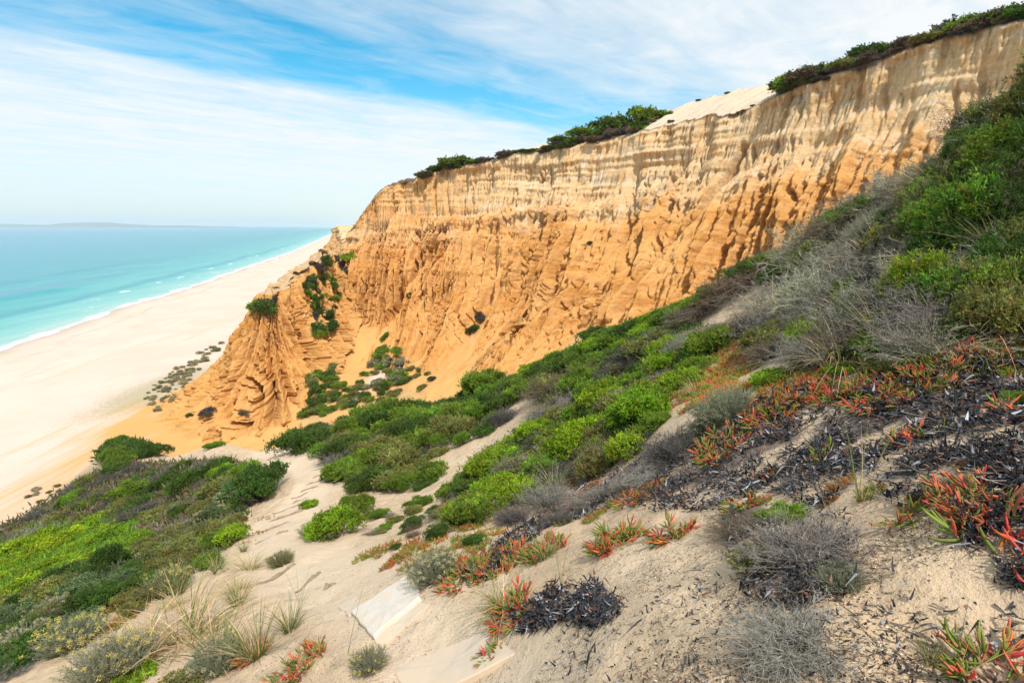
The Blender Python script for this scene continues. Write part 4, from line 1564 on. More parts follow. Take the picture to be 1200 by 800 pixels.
def fill(kinds, poly, n, w, tints, label, group, mind=18, hgt=(0.8, 1.1), keys=('hill',), flower=None, **kw):
    for x, y in rand_in(poly, n, mind):
        kd, wd, tn = random.choice(kinds), random.uniform(*w), random.choice(tints)
        o = plant(kd, x, y, wd, tn, label, group, keys, hgt=random.uniform(*hgt), flower=flower, **kw)
        if o is not None:
            AUTO.append((o, kd, tn, (wd - w[0]) / (w[1] - w[0] + 1e-6), x, y))


# repeats get a label of their own from their look and the landmark nearest to them
AUTO = []
MARKS = [(400, 612, 'thick shrub at the path edge'), (312, 563, 'dark path-bend shrub'), (450, 712, 'palest slab'), (850, 478, 'round grey-green herb'), (950, 645, 'big grey dead bush'),
         (1050, 442, 'long red ice plant row'), (1165, 395, 'largest red ice plant'), (868, 322, 'broad brown cushion bush'), (635, 437, 'dark upright ridge shrub'), (690, 500, 'wide yellow-green shrub'),
         (792, 515, 'dark withered bush'), (575, 498, 'bare sand strip'), (722, 628, 'round ice plant on sand'), (533, 575, 'round green shrub on the sand'), (240, 640, 'ash-grey bush by the path'),
         (80, 645, 'vivid green carpet'), (235, 522, 'sandy top of the path'), (85, 745, 'yellow-headed herb'), (1150, 235, 'large green right-edge shrub'), (985, 375, 'tall bundle of dead stems'),
         (1060, 215, 'bleached skyline branches'), (511, 664, 'cushion herb by the slab'), (225, 715, 'large straw-coloured grass tuft'), (309, 360, 'spur top'), (532, 185, 'wide dark cliff-edge shrub'),
         (722, 125, 'tallest cliff-edge clump'), (945, 45, 'dead cliff-edge tree'), (840, 112, 'middle of the pale dune'), (1158, 20, 'grey bush at the top right'), (428, 464, 'small orange mound'),
         (556, 386, 'bush on the low cliff ledge'), (428, 240, 'left cliff-edge end'), (490, 455, 'low orange buttress'), (365, 560, 'upper bend of the path'), (152, 575, 'rounded shrub of the left slope'),
         (190, 485, 'toe of the spur'), (70, 575, 'pale beach plants'), (480, 597, 'tiny olive shrub on the sand'), (760, 475, 'bright mid-slope shrub'), (452, 394, 'head of the sand fan')]
ADJ = {'bright': 'bright green', 'mid': 'green', 'dark': 'dark green', 'olive': 'olive', 'grey': 'grey-green', 'lime': 'yellow-green', 'blue': 'blue-green', 'brown': 'brown', 'ash': 'ash-grey', 'soot': 'charcoal', 'pale': 'pale'}
NOUN = {'heath': 'needly shrub', 'dense': 'leafy shrub', 'mat': 'low cushion shrub', 'far': 'shrub', 'herb': 'herb', 'twig': 'bare bush', 'wiry': 'wiry dry bush', 'char': 'withered bush',
        'grass': 'grass tuft', 'succ': 'ice plant', 'succfar': 'ice plant'}


def autolabels():
    used = {}
    cands = []
    for o, kd, tn, f, x, y in AUTO:
        adj = ADJ.get(tn, '') if isinstance(tn, str) and kd != 'grass' else ''
        size = 'small' if f < .4 else ('large' if f > .6 else '')
        ms = sorted(MARKS, key=lambda m: (m[0] - x) ** 2 + (m[1] - y) ** 2)[:4]
        cs = []
        for mx, my, ph in ms:
            dx, dy = x - mx, y - my
            d = math.hypot(dx, dy)
            v = 'above' if dy < 0 else 'below'
            hz_ = 'left' if dx < 0 else 'right'
            rel = v if abs(dx) < .4 * abs(dy) else (hz_ + ' of' if abs(dy) < .4 * abs(dx) else v + ' and ' + hz_ + ' of')
            near = 'just ' if d < 32 else ('well ' if d > 85 else '')
            cs.append(' '.join(f'{size} {adj} {NOUN[kd]} {near}{rel} the {ph}'.split()))
        cands.append((o, cs, x))
        for c in cs:
            used[c] = used.get(c, 0) + 1
    taken = set(o_['label'] for o_ in COL.objects if 'label' in o_)
    rest = {}
    for o, cs, x in cands:
        free = [c for c in cs if used[c] == 1 and c not in taken and len(c.split()) < 17 and c.count('-') < 3]
        if free:
            o['label'] = free[0]
            taken.add(free[0])
        else:
            rest.setdefault((o['label'] if len(cs[0].split()) > 16 else cs[0], o.get('group')), []).append((o, x))
    for (c, g_), lst in rest.items():
        if c in taken:
            continue
        lst.sort(key=lambda e: e[1])
        n_ = len(lst)
        words_ = ['first', 'second', 'third', 'fourth', 'fifth', 'sixth', 'seventh', 'eighth', 'ninth', 'tenth']
        for i_, (o, x_) in enumerate(lst):
            lb = c
            if n_ == 2:
                lb = c + (', the left one', ', the right one')[i_]
            elif n_ == 3:
                lb = c + (', leftmost of three', ', middle of three', ', rightmost of three')[i_]
            elif 3 < n_ <= 10:
                lb = c + f', {words_[i_]} from the left'
            o['label'] = lb if n_ > 1 and len(lb.split()) <= 16 and lb not in taken else c
            taken.add(o['label'])
# ------------------------------------------------------------------ steps and slabs of the footpath
hill_obj = bpy.data.objects['hillside']


def hill_pt(px, py):
    h = cast(px, py, ('hill',))
    return np.array(h[0])


def slab(name, corners, lift, thick, mat, label=None):
    c = np.array([hill_pt(*q) for q in corners])
    ctr = c.mean(0)
    # level the slab a little: it lies flatter than the slope
    n = np.cross(c[1] - c[0], c[3] - c[0])
    n = n / np.linalg.norm(n)
    n = n if n[2] > 0 else -n
    top = c + np.array([0, 0, lift])
    g = np.random.default_rng(int(corners[0][0]))
    # subdivided, slightly chipped edges
    ring = []
    for i in range(4):
        a, b = top[i], top[(i + 1) % 4]
        for t in np.linspace(0, 1, 7)[:-1]:
            q = a * (1 - t) + b * t
            ring.append(q + (g.normal(size=3) * .006 if 0 < t else g.normal(size=3) * .004 + (ctr - q) * .01) * np.array([1, 1, .3]))
    ring = np.array(ring)
    m = len(ring)
    cc = ring.mean(0)
    inner = ring + (cc - ring) * .025
    V = np.concatenate([ring - n * thick, ring - n * .008, inner, [cc]])
    F = []
    for i in range(m):
        j = (i + 1) % m
        F += [(i, j, m + j, m + i), (m + i, m + j, 2 * m + j, 2 * m + i), (2 * m + i, 2 * m + j, 3 * m, 3 * m)]
    me = new_mesh(name, V, F, None, False, mat)
    o = link(name, me, hill_obj)
    if label:
        o['label'] = label
    return o


slab('step_slab', [(411, 721), (489, 671), (491, 705), (437, 751)], .055, .10, M_WHITE, 'palest broken slab of the sandy steps')
slab('step_slab', [(438, 753), (491, 707), (503, 709), (446, 760)], .02, .07, M_CONC)
slab('step_slab', [(396, 712), (418, 699), (426, 708), (408, 723)], .02, .06, M_CONC)
slab('step_slab', [(461, 781), (574, 736), (606, 764), (478, 826)], -.004, .08, M_CONC)
sandy(M_CONC, (0.62, 0.49, 0.36), 1.9, .40, .55)
STEPS = [(298, 688, 348, 658), (340, 698, 386, 662), (376, 694, 402, 678), (312, 657, 346, 640), (252, 675, 272, 665), (282, 641, 350, 620), (292, 628, 352, 608), (302, 616, 356, 598),
         (312, 604, 360, 588), (330, 594, 366, 580), (338, 585, 372, 573), (346, 578, 380, 568), (350, 570, 384, 561), (352, 563, 388, 554), (352, 556, 388, 547), (350, 549, 386, 541), (346, 543, 380, 535), (340, 537, 372, 530)]
for si, (x0, y0, x1, y1) in enumerate(STEPS):
    a, b = hill_pt(x0, y0), hill_pt(x1, y1)
    L_ = np.linalg.norm(b - a)
    ax = (b - a) / L_
    out_ = np.array([ax[1], -ax[0], 0.0])
    out_ /= np.linalg.norm(out_)
    g = np.random.default_rng(900 + si)
    a, b = a + (b - a) * g.uniform(0, .25), b - (b - a) * g.uniform(0, .25)
    k = 12
    t = np.linspace(0, 1, k)
    V = []
    for tt in t:
        c = a + (b - a) * tt
        z = hill_z(np.array([c[0]]), np.array([c[1]]))[0]
        hgt = .012 + .05 * PN(tt * 3.1 + si * 1.7, si * .9) - .02 * (abs(tt - .5) * 2) ** 4
        wv = g.normal() * .012
        for o_, dz in ((-.05, -.05), (-.035, hgt), (.035, hgt * .9), (.05, -.09)):
            V.append(np.array([c[0], c[1], z + dz]) + out_ * (o_ + wv))
    link('step_edge', new_mesh('step_edge', V, grid_faces(k, 4), None, False, M_WOOD), hill_obj)

# ------------------------------------------------------------------ the plants one can single out
H = plant
# right-hand thicket
THICK = [(1215, 70), (1110, 165), (1020, 222), (935, 280), (905, 320), (905, 395), (960, 415), (1080, 395), (1180, 370), (1230, 330)]
fill(['twig', 'twig', 'wiry'], THICK, 46, (70, 125), ['ash', 'brown', 'ash', 'pale'], 'grey bare bush tangled in the thicket on the right-hand slope', 'bare bushes of the right-hand thicket', 26, (.75, 1.15))
fill(['heath'], THICK, 36, (46, 90), ['mid', 'olive', 'dark', 'dark'], 'needle-leaved green shrub growing through the thicket on the right-hand slope', 'green shrubs of the right-hand thicket', 38, (.8, 1.1))
fill(['herb'], [(1100, 185), (1020, 240), (940, 290), (960, 320), (1060, 250), (1130, 190)], 14, (34, 56), ['pale', 'grey', 'pale'], 'pale dry-headed herb at the upper edge of the right-hand thicket', 'pale herbs of the right-hand thicket', 26, (.9, 1.2))
fill(['grass'], THICK, 12, (60, 90), ['mid'], 'arching grass tuft among the twigs of the right-hand thicket', 'grass tufts of the right-hand thicket', 40, (.9, 1.3))
for px, py, w, tn, lb in [
        (1150, 235, 120, 'mid', 'large green shrub high on the right edge of the slope'),
        (1085, 330, 105, 'bright', 'rounded green shrub above the red ice plants near the right edge'),
        (1165, 330, 100, 'mid', 'green shrub at the right edge above the largest red ice plant'),
        (960, 392, 70, 'bright', 'low fresh green shrub at the foot of the grey twig thicket'),
        (1010, 365, 60, 'mid', 'small green shrub inside the grey twigs, over the long red ice plant row'),
        (1120, 262, 80, 'mid', 'mid green shrub in the middle of the right-hand thicket'),
        (1050, 275, 70, 'olive', 'olive shrub half hidden by grey twigs on the right slope'),
        (1185, 170, 90, 'mid', 'green shrub at the right edge just below the skyline'),
        (985, 262, 60, 'olive', 'olive green shrub on the skyline of the right slope against the cliff')]:
    H('heath', px, py, w, tn, lb, hgt=1.2)
fill(['heath'], [(1090, 200), (1215, 110), (1215, 370), (1120, 370), (1080, 300)], 16, (60, 100), ['mid', 'dark', 'dark', 'olive'], 'needle-leaved green shrub of the dense growth at the right edge', 'green shrubs of the right edge', 30, (1.0, 1.35))
for px, py, w, tn, v, lb in [
        (985, 375, 110, 'ash', 0, 'tall bundle of grey dead stems over the red ice plants'),
        (1075, 385, 100, 'ash', 2, 'silvery dead bush standing just above the long ice plant row'),
        (905, 400, 70, 'brown', 1, 'dark brown twiggy ball at the left foot of the thicket'),
        (1060, 215, 90, 'pale', 0, 'bleached dead branches rising over the skyline of the right slope'),
        (1150, 140, 90, 'ash', 2, 'grey dead bush topmost on the right slope')]:
    H('twig', px, py, w, tn, lb, var=v, hgt=1.1)
fill(['heath', 'twig'], [(1205, 60), (1330, 0), (1420, 200), (1380, 400), (1215, 400)], 22, (90, 150), ['mid', 'dark', 'olive'], 'green scrub cut off by the right edge of the picture', 'scrub at the right edge', 40, (.9, 1.2))
# brown wind-shorn mat by the ridge
H('char', 868, 322, 105, 'brown', 'broad brown wind-combed cushion bush below the ridge line', var=0, hgt=.72)
H('char', 828, 352, 90, 'brown', 'left brown cushion bush below the ridge line', var=1, hgt=.65)
H('char', 892, 300, 70, 'brown', 'small brown bush at the top of the ridge beside the thicket', var=0, hgt=.7)
H('heath', 872, 318, 34, 'bright', 'little green sprig shrub rooted in the brown cushion bush', hgt=.8)
H('char', 880, 368, 92, 'brown', 'brown bush filling the hollow at the left foot of the thicket', var=1, hgt=.75)
H('twig', 850, 380, 60, 'brown', 'brown twiggy bush under the left cushion bush', var=1, hgt=.8)
fill(['heath', 'mat'], [(880, 395), (960, 410), (1060, 405), (1110, 395), (1100, 425), (960, 440), (890, 425)], 9, (34, 56), ['mid', 'bright', 'olive'], 'low green shrub between the thicket and the long ice plant row', 'low shrubs under the thicket', 26, (.6, .85))
# ridge carpet against the cliff
RIDGE = [(905, 287), (850, 318), (800, 345), (700, 387), (640, 420), (600, 440), (600, 470), (680, 430), (780, 378), (860, 335), (905, 305)]
fill(['mat', 'dense'], RIDGE, 38, (34, 58), ['bright', 'mid', 'dark', 'mid'], 'low green shrub along the ridge line below the orange cliff', 'low shrubs along the ridge line', 16, (.7, 1.0))
MIDM = [(610, 450), (700, 420), (790, 375), (845, 385), (830, 430), (760, 455), (770, 500), (720, 540), (650, 520), (600, 560), (530, 600), (540, 560), (600, 510), (640, 480)]
fill(['mat', 'mat', 'heath'], MIDM, 42, (36, 78), ['bright', 'mid', 'mid', 'bright', 'olive', 'dark'], 'bright green heath shrub in the thick growth at mid slope', 'heath shrubs at mid slope', 22, (.8, 1.1))
fill(['char', 'wiry'], MIDM, 26, (44, 74), ['soot', 'ash', 'brown'], 'grey withered bush in the green growth at mid slope', 'withered bushes at mid slope', 36, (.7, .95))
for k_, px, py, w, tn, lb in [
        ('dense', 635, 437, 48, 'dark', 'dark green upright shrub on the ridge line against the orange cliff'),
        ('mat', 690, 500, 110, 'lime', 'wide yellow-green shrub in the middle of the slope'),
        ('heath', 755, 475, 90, 'bright', 'bright green shrub left of the red ice plants at mid slope'),
        ('heath', 575, 545, 70, 'bright', 'bright green shrub above the bare sand strip'),
        ('dense', 533, 575, 46, 'mid', 'round green shrub standing between two bare sand strips'),
        ('heath', 740, 520, 60, 'bright', 'green shrub with long shoots over the dark withered bush'),
        ('mat', 700, 450, 60, 'mid', 'low green shrub above the grey hollow at mid slope')]:
    H(k_, px, py, w, tn, lb)
for k_, v, px, py, w, tn, lb in [
        ('char', 0, 792, 515, 88, 'soot', 'dark brownish withered bush beside the grey-green herb cushion'),
        ('char', 1, 655, 545, 80, 'soot', 'charcoal withered bush under the yellow-green shrub'),
        ('wiry', 0, 640, 578, 70, 'ash', 'grey wiry bush hanging over the pale sand bank'),
        ('char', 1, 712, 438, 44, 'soot', 'blue-grey dead hollow bush at mid slope'),
        ('wiry', 1, 650, 470, 60, 'brown', 'long brown wiry streak bush beside the dark green shrub'),
        ('char', 0, 600, 600, 50, 'soot', 'small charcoal bush above the red ice plants by the steps'),
        ('char', 0, 740, 560, 60, 'ash', 'grey dead bush above the sand bank at picture centre'),
        ('char', 1, 498, 522, 44, 'soot', 'dark grey withered bush on the left shoulder of the slope')]:
    H(k_, px, py, w, tn, lb, var=v, hgt=.85)

for k_, px, py, w, tn, lb in [
        ('heath', 560, 592, 66, 'mid', 'green shrub at the lower tip of the mid-slope growth, above the ice plants'),
        ('heath', 604, 572, 74, 'bright', 'bright green shrub left of the grey wiry bush over the sand bank'),
        ('dense', 520, 603, 34, 'olive', 'small olive shrub under the round green one on the sand'),
        ('mat', 505, 548, 50, 'mid', 'flat green shrub between the path shrubs and the sand strip'),
        ('heath', 640, 545, 60, 'mid', 'green shrub beside the charcoal bush under the yellow-green shrub'),
        ('heath', 700, 540, 56, 'olive', 'olive shrub in the grey growth under the yellow-green shrub'),
        ('mat', 690, 470, 70, 'mid', 'green cushion shrub just above the wide yellow-green shrub')]:
    H(k_, px, py, w, tn, lb)
for k_, v, px, py, w, tn, lb in [
        ('wiry', 1, 700, 575, 74, 'ash', 'ash-grey bush on the litter below the charcoal bush'),
        ('char', 0, 690, 520, 60, 'soot', 'dark withered bush inside the yellow-green shrub'),
        ('wiry', 0, 600, 545, 50, 'ash', 'grey wiry bush between bright shrubs above the sand'),
        ('char', 1, 770, 545, 70, 'ash', 'grey bush under the dark withered bush'),
        ('wiry', 0, 560, 560, 40, 'ash', 'grey wiry bush left of the bright green shrub above the sand bank'),
        ('char', 1, 660, 600, 50, 'soot', 'charcoal bush on the upper rim of the pale sand bank')]:
    H(k_, px, py, w, tn, lb, var=v, hgt=.85)

# left shoulder beyond the path
SHOUL = [(330, 520), (400, 490), (470, 470), (560, 445), (610, 440), (590, 490), (530, 520), (480, 545), (450, 575), (410, 560), (395, 535), (370, 515)]
fill(['dense', 'heath', 'mat'], SHOUL, 62, (28, 60), ['mid', 'dark', 'mid', 'olive', 'dark'], 'green shrub on the left shoulder of the slope above the path', 'shrubs on the left shoulder', 15, (.8, 1.15))
fill(['char', 'wiry'], SHOUL, 24, (28, 48), ['ash', 'soot'], 'grey withered bush on the left shoulder of the slope', 'withered bushes on the left shoulder', 28, (.7, .9))
for k_, px, py, w, tn, lb in [
        ('dense', 398, 612, 74, 'bright', 'thick green shrub at the right edge of the sandy path'),
        ('dense', 418, 590, 50, 'mid', 'upper half-hidden green shrub behind the thick one beside the path'),
        ('mat', 363, 588, 26, 'bright', 'small isolated green cushion at the bend of the path'),
        ('dense', 470, 565, 44, 'mid', 'green shrub on the bare sand right of the path'),
        ('dense', 440, 535, 62, 'mid', 'large green shrub on the shoulder above the path bend'),
        ('heath', 484, 597, 24, 'olive', 'tiny olive shrub alone on the sand between path and ice plants'),
        ('dense', 545, 560, 36, 'mid', 'green shrub above the reddish ice plants on the sand strip'),
        ('dense', 292, 500, 38, 'dark', 'dark shrub at the top of the path against the orange sand'),
        ('dense', 340, 508, 50, 'mid', 'low shrub right of the path top below the orange spur')]:
    H(k_, px, py, w, tn, lb)
# left slope
L1 = [(120, 535), (150, 505), (200, 495), (270, 510), (280, 520), (230, 520), (170, 530), (140, 545)]
fill(['dense', 'mat'], L1, 22, (28, 46), ['dark', 'mid', 'mid'], 'shrub on the beach-side rim of the slope below the spur', 'shrubs on the beach-side rim', 14, (.7, .95))
L2 = [(0, 620), (60, 590), (110, 555), (150, 545), (250, 540), (300, 545), (280, 600), (250, 640), (180, 650), (150, 610), (60, 620), (0, 650)]
fill(['dense', 'heath', 'mat'], L2, 42, (24, 50), ['mid', 'dark', 'olive', 'dark', 'olive'], 'green shrub scattered over the left slope beside the path', 'shrubs over the left slope', 18, (.7, 1.0))
fill(['char', 'wiry'], L2, 34, (30, 50), ['ash', 'soot'], 'grey withered bush on the left slope beside the path', 'withered bushes over the left slope', 30, (.6, .85))
fill(['succfar'], L2, 34, (26, 44), [(1, 1, 1), (1, .8, .8), (.7, .95, .7)], 'reddish-green ice plant mat between the shrubs of the left slope', 'ice plant mats over the left slope', 26, (1, 1))
LIME = [(0, 640), (60, 615), (120, 605), (165, 612), (160, 640), (110, 655), (40, 690), (0, 705)]
fill(['mat'], LIME, 18, (46, 80), ['lime', 'bright', 'bright'], 'vivid green flat cushion in the bright carpet at the left edge', 'vivid green cushions at the left edge', 24, (.55, .75))
L3 = [(0, 700), (60, 680), (130, 650), (175, 660), (160, 700), (110, 720), (50, 760), (0, 790)]
fill(['dense', 'dense', 'heath'], L3, 22, (40, 72), ['dark', 'olive', 'blue', 'dark'], 'dark bushy shrub in the lower left corner', 'dark shrubs in the lower left corner', 26, (.8, 1.0))
L4 = [(170, 650), (250, 600), (290, 600), (270, 640), (230, 670), (180, 700), (150, 720)]
fill(['dense', 'heath'], L4, 12, (28, 50), ['mid', 'olive', 'olive'], 'green shrub at the left edge of the sandy path', 'shrubs at the left edge of the path', 22, (.7, 1.0))
for k_, px, py, w, tn, fl, lb in [
        ('dense', 312, 563, 84, 'dark', None, 'largest dark shrub in the bend of the path'),
        ('dense', 285, 575, 60, 'blue', 'cream', 'shrub covered in cream flower heads left of the largest dark shrub'),
        ('dense', 250, 600, 40, 'blue', 'cream', 'smaller cream-flowered shrub down the slope from the largest dark shrub'),
        ('dense', 225, 562, 50, 'dark', None, 'dark upright shrub left of the cream-flowered shrubs'),
        ('mat', 262, 548, 40, 'bright', None, 'light green cushion behind the cream-flowered shrub'),
        ('dense', 152, 575, 52, 'mid', None, 'rounded shrub near the middle of the left slope'),
        ('dense', 275, 625, 46, 'bright', None, 'green shrub touching the path below the flowering shrubs')]:
    H(k_, px, py, w, tn, lb, flower=fl)
H('char', 240, 640, 62, 'ash', 'ash-grey withered bush at the left edge of the path', var=1, hgt=.6)
H('char', 20, 775, 70, 'ash', 'ash-grey bush in the bottom left corner', var=0, hgt=.6)
H('char', 75, 715, 36, 'ash', 'small ash-grey bush among the dark shrubs at lower left', var=0, hgt=.6)
for v, px, py, w, tn, fl, lb in [
        (2, 85, 745, 62, 'grey', 'yellow', 'everlasting herb with many pale yellow heads at lower left'),
        (1, 62, 715, 40, 'grey', 'cream', 'grey herb with pale heads beside the dark shrubs at lower left'),
        (2, 28, 745, 44, 'grey', 'cream', 'pale-headed herb at the far left edge'),
        (1, 130, 775, 80, 'grey', 'yellow', 'wide grey herb with few yellow heads in the lower left'),
        (1, 195, 685, 50, 'olive', 'yellow', 'thin olive herb by the path with yellow dots'),
        (2, 370, 622, 34, 'pale', 'cream', 'pale herb at the foot of the thick green shrub by the path'),
        (2, 511, 664, 56, 'grey', 'cream', 'grey-green cushion herb beside the pale slab'),
        (1, 434, 774, 42, 'grey', 'yellow', 'grey-green herb at the lower end of the pale slab'),
        (0, 852, 476, 64, 'grey', None, 'round grey-green cushion herb among the red ice plants'),
        (1, 826, 500, 34, 'grey', 'cream', 'small grey herb at the foot of the round cushion herb'),
        (2, 886, 655, 50, 'olive', 'yellow', 'yellow-headed herb in front of the big grey dead bush'),
        (0, 985, 676, 48, 'grey', None, 'grey-green herb on the right flank of the big grey dead bush'),
        (1, 258, 770, 60, 'grey', 'cream', 'herb with cream heads inside the long grass at bottom left'),
        (0, 330, 655, 28, 'olive', None, 'little olive herb on the path edge')]:
    H('herb', px, py, w, tn, lb, var=v, flower=fl, hgt=.9)
H('dense', 918, 600, 66, 'bright', 'small fresh green shrub just above the big grey dead bush', hgt=.7)
H('dense', 1198, 468, 44, 'mid', 'green tuft shrub cut by the right edge')
H('heath', 905, 440, 46, 'bright', 'small green shrub between the round herb and the thicket', hgt=.8)
H('heath', 800, 520, 26, 'bright', 'tiny green sprig shrub right of the dark withered bush', hgt=.8)
H('wiry', 945, 640, 150, 'ash', 'big grey dead bush lying on the sand at lower right', var=0, hgt=.8, lift=.15)
H('wiry', 940, 745, 165, 'ash', 'lower big grey dead bush at the bottom edge', var=1, hgt=.8, lift=.1)
H('wiry', 865, 615, 80, 'brown', 'thin brown bush on the left of the big grey dead bush', var=0, hgt=.6)
H('wiry', 1150, 560, 90, 'ash', 'grey wiry stems under the brown fruiting ice plant', var=1, hgt=.5)
H('mat', 200, 800, 90, 'olive', 'olive cushion at the bottom edge in the long grass', hgt=.6)
H('mat', 160, 785, 60, 'bright', 'green cushion under the arching straw at the bottom left', hgt=.6)

fill(['mat', 'dense'], [(430, 600), (470, 580), (530, 600), (520, 640), (440, 640)], 7, (16, 30), ['olive', 'mid', 'dark'], 'small shrub on the open sand right of the path', 'small shrubs on the open sand', 26, (.6, .9))
fill(['char', 'wiry'], [(430, 600), (470, 580), (530, 600), (520, 640), (440, 640)], 4, (16, 26), ['ash', 'brown'], 'small dry bush on the open sand right of the path', 'small dry bushes on the open sand', 26, (.5, .8))
fill(['mat', 'heath', 'dense'], [(440, 560), (500, 545), (560, 600), (560, 640), (500, 625), (440, 625)], 10, (24, 44), ['mid', 'olive', 'dark'], 'shrub on the sand between the path and the mid-slope growth', 'shrubs between path and mid slope', 24, (.6, .95))
fill(['twig', 'char'], [(440, 560), (500, 545), (560, 600), (700, 600), (640, 640), (500, 640)], 8, (20, 36), ['ash', 'brown', 'soot'], 'dry bush on the sand between the path and the mid-slope growth', 'dry bushes between path and mid slope', 26, (.5, .8))
# ------------------------------------------------------------------ ice plants
NEAR = [  # px, py, width, shoots, red share, seed, upright, size, label
    (1050, 442, 120, 62, 0.40, 1, .5, 1.0, 'long row of red and green ice plant below the grey thicket'),
    (985, 452, 70, 34, 0.36, 2, .6, 1.0, 'ice plant at the left end of the long red row'),
    (1165, 400, 95, 60, 0.32, 3, .6, 1.0, 'largest red ice plant, at the right edge under the green shrub'),
    (1120, 405, 60, 30, 0.29, 4, .6, 1.0, 'green ice plant left of the largest red one'),
    (905, 485, 56, 34, 0.43, 5, .7, 1.0, 'orange ice plant right of the round grey-green herb'),
    (850, 515, 66, 40, 0.32, 6, .7, 1.0, 'ice plant directly below the round grey-green herb'),
    (1072, 512, 46, 9, 0.36, 7, .6, 1.1, 'lone small ice plant on the black litter with red runners'),
    (1158, 640, 90, 8, 0.54, 8, .4, 1.35, 'sprawling orange-red ice plant at the right edge on the sand'),
    (1165, 795, 80, 12, 0.22, 9, .9, 1.0, 'ice plant in the bottom right corner'),
    (1060, 605, 34, 8, 0.22, 10, .7, .9, 'tiny ice plant alone on the sand right of the grass stalks'),
    (722, 628, 62, 34, 0.36, 11, .7, 1.0, 'round red and green ice plant on the bare sand bank'),
    (788, 622, 46, 16, 0.50, 12, .5, 1.0, 'small crimson ice plant right of the round one on the sand bank'),
    (748, 577, 50, 22, 0.54, 13, .5, 1.0, 'scarlet ice plant above the round one on the sand bank'),
    (968, 537, 24, 5, 0.07, 14, .8, 1.0, 'single green ice plant shoot on the black litter'),
    (1150, 585, 90, 38, 0.61, 15, .8, .7, 'brown-red fruiting ice plant near the right edge'),
    (600, 712, 56, 30, 0.32, 16, .6, 1.0, 'ice plant with dry grass right of the pale slab'),
    (582, 765, 28, 12, 0.14, 17, .8, 1.0, 'small green ice plant at the bottom near the concrete step'),
    (640, 640, 60, 40, 0.36, 18, .6, 1.0, 'ice plant at the upper right of the red patch by the steps'),
    (545, 672, 60, 40, 0.29, 19, .6, 1.0, 'ice plant behind the grey-green herb beside the slab'),
    (590, 650, 80, 60, 0.36, 20, .6, 1.0, 'broad ice plant in the middle of the red patch by the steps'),
    (352, 776, 66, 34, 0.36, 21, .7, 1.0, 'red-tipped ice plant at the bottom left beside the sand'),
    (300, 765, 40, 16, 0.43, 22, .6, 1.0, 'small orange ice plant inside the dry grass at bottom left'),
    (875, 590, 40, 10, 0.50, 23, .4, 1.0, 'thin crimson ice plant runners left of the fresh green shrub'),
    (1190, 480, 34, 8, 0.58, 24, .4, 1.1, 'crimson ice plant runners cut by the right edge'),
    (838, 540, 30, 9, 0.58, 25, .5, 1.0, 'red ice plant shoots below the cushion herb'),
    (1010, 395, 44, 14, 0.54, 26, .5, 1.0, 'red ice plant shoots inside the foot of the grey thicket'),
    (1095, 430, 56, 26, 0.43, 27, .6, 1.0, 'ice plant joining the long red row to the largest one'),
    (940, 458, 44, 22, 0.43, 28, .6, 1.0, 'orange ice plant left of the long red row')]
for px, py, w, ns, red, sd, up, bg, lb in NEAR:
    near_succulent(px, py, w * 1.1, int(ns * 1.45) if ns > 12 else ns, red, lb, sd, up, big=bg)
fill(['succ'], [(770, 440), (810, 400), (880, 395), (885, 440), (850, 460), (790, 470), (765, 465)], 30, (34, 58), [(1.2, 1.2, 1.1), (1.25, 1.0, .9), (.95, 1.25, .9)], 'orange-tipped ice plant left of the thicket at mid slope', 'ice plants left of the thicket', 16, (1, 1))
fill(['succ'], [(885, 430), (960, 412), (1060, 408), (1120, 395), (1200, 360), (1200, 420), (1100, 440), (960, 450), (890, 465)], 24, (40, 64), [(1.25, 1.2, 1.1), (1.3, 1.05, .9), (1.0, 1.25, .9)], 'ice plant in the band between the thicket and the black litter', 'ice plants under the thicket', 22, (1, 1))
fill(['succ'], [(640, 575), (700, 560), (770, 560), (760, 590), (690, 600), (640, 610)], 8, (24, 40), [(1, .9, .9), (.9, 1, .8)], 'ice plant at the upper rim of the pale sand bank', 'ice plants on the rim of the sand bank', 22, (1, 1))
fill(['succ'], [(860, 545), (960, 545), (1060, 560), (1200, 520), (1200, 600), (1100, 590), (960, 590), (870, 590)], 10, (24, 40), [(1.1, .8, .75), (.9, 1, .8)], 'small ice plant on the litter and sand at the right', 'small ice plants on the litter', 36, (1, 1))
fill(['succ'], [(700, 400), (780, 385), (800, 410), (760, 430), (720, 420)], 9, (26, 40), [(1, .9, .9), (.8, 1, .8)], 'ice plant among green shrubs near the ridge', 'ice plants near the ridge', 18, (1, 1))
fill(['succ'], [(420, 640), (500, 622), (560, 635), (555, 660), (500, 650), (450, 650)], 12, (30, 50), [(1, .8, .8), (1, 1, 1)], 'reddish ice plant strung along the sand strip right of the path', 'ice plants along the sand strip', 18, (1, 1))
fill(['succ'], [(520, 585), (545, 560), (575, 560), (590, 620), (560, 640), (530, 615)], 10, (26, 44), [(1, 1, 1), (.8, 1, .7)], 'green and red ice plant beside the round green shrub on the sand', 'ice plants beside the round shrub', 16, (1, 1))
fill(['succ'], [(640, 560), (680, 550), (700, 570), (660, 590)], 4, (24, 36), [(1.2, .7, .7)], 'scarlet ice plant at the foot of the charcoal bush', 'ice plants under the charcoal bush', 20, (1, 1))
fill(['succfar'], [(250, 620), (300, 590), (330, 600), (280, 640)], 6, (22, 34), [(1, .8, .8)], 'reddish ice plant at the left edge of the path', 'ice plants at the left edge of the path', 16, (1, 1))
fill(['succ'], [(140, 690), (190, 665), (200, 690), (120, 740), (50, 760)], 8, (26, 40), [(1, .9, .9), (.8, 1, .8)], 'ice plant mat in the lower left below the dark shrubs', 'ice plant mats at lower left', 20, (1, 1))
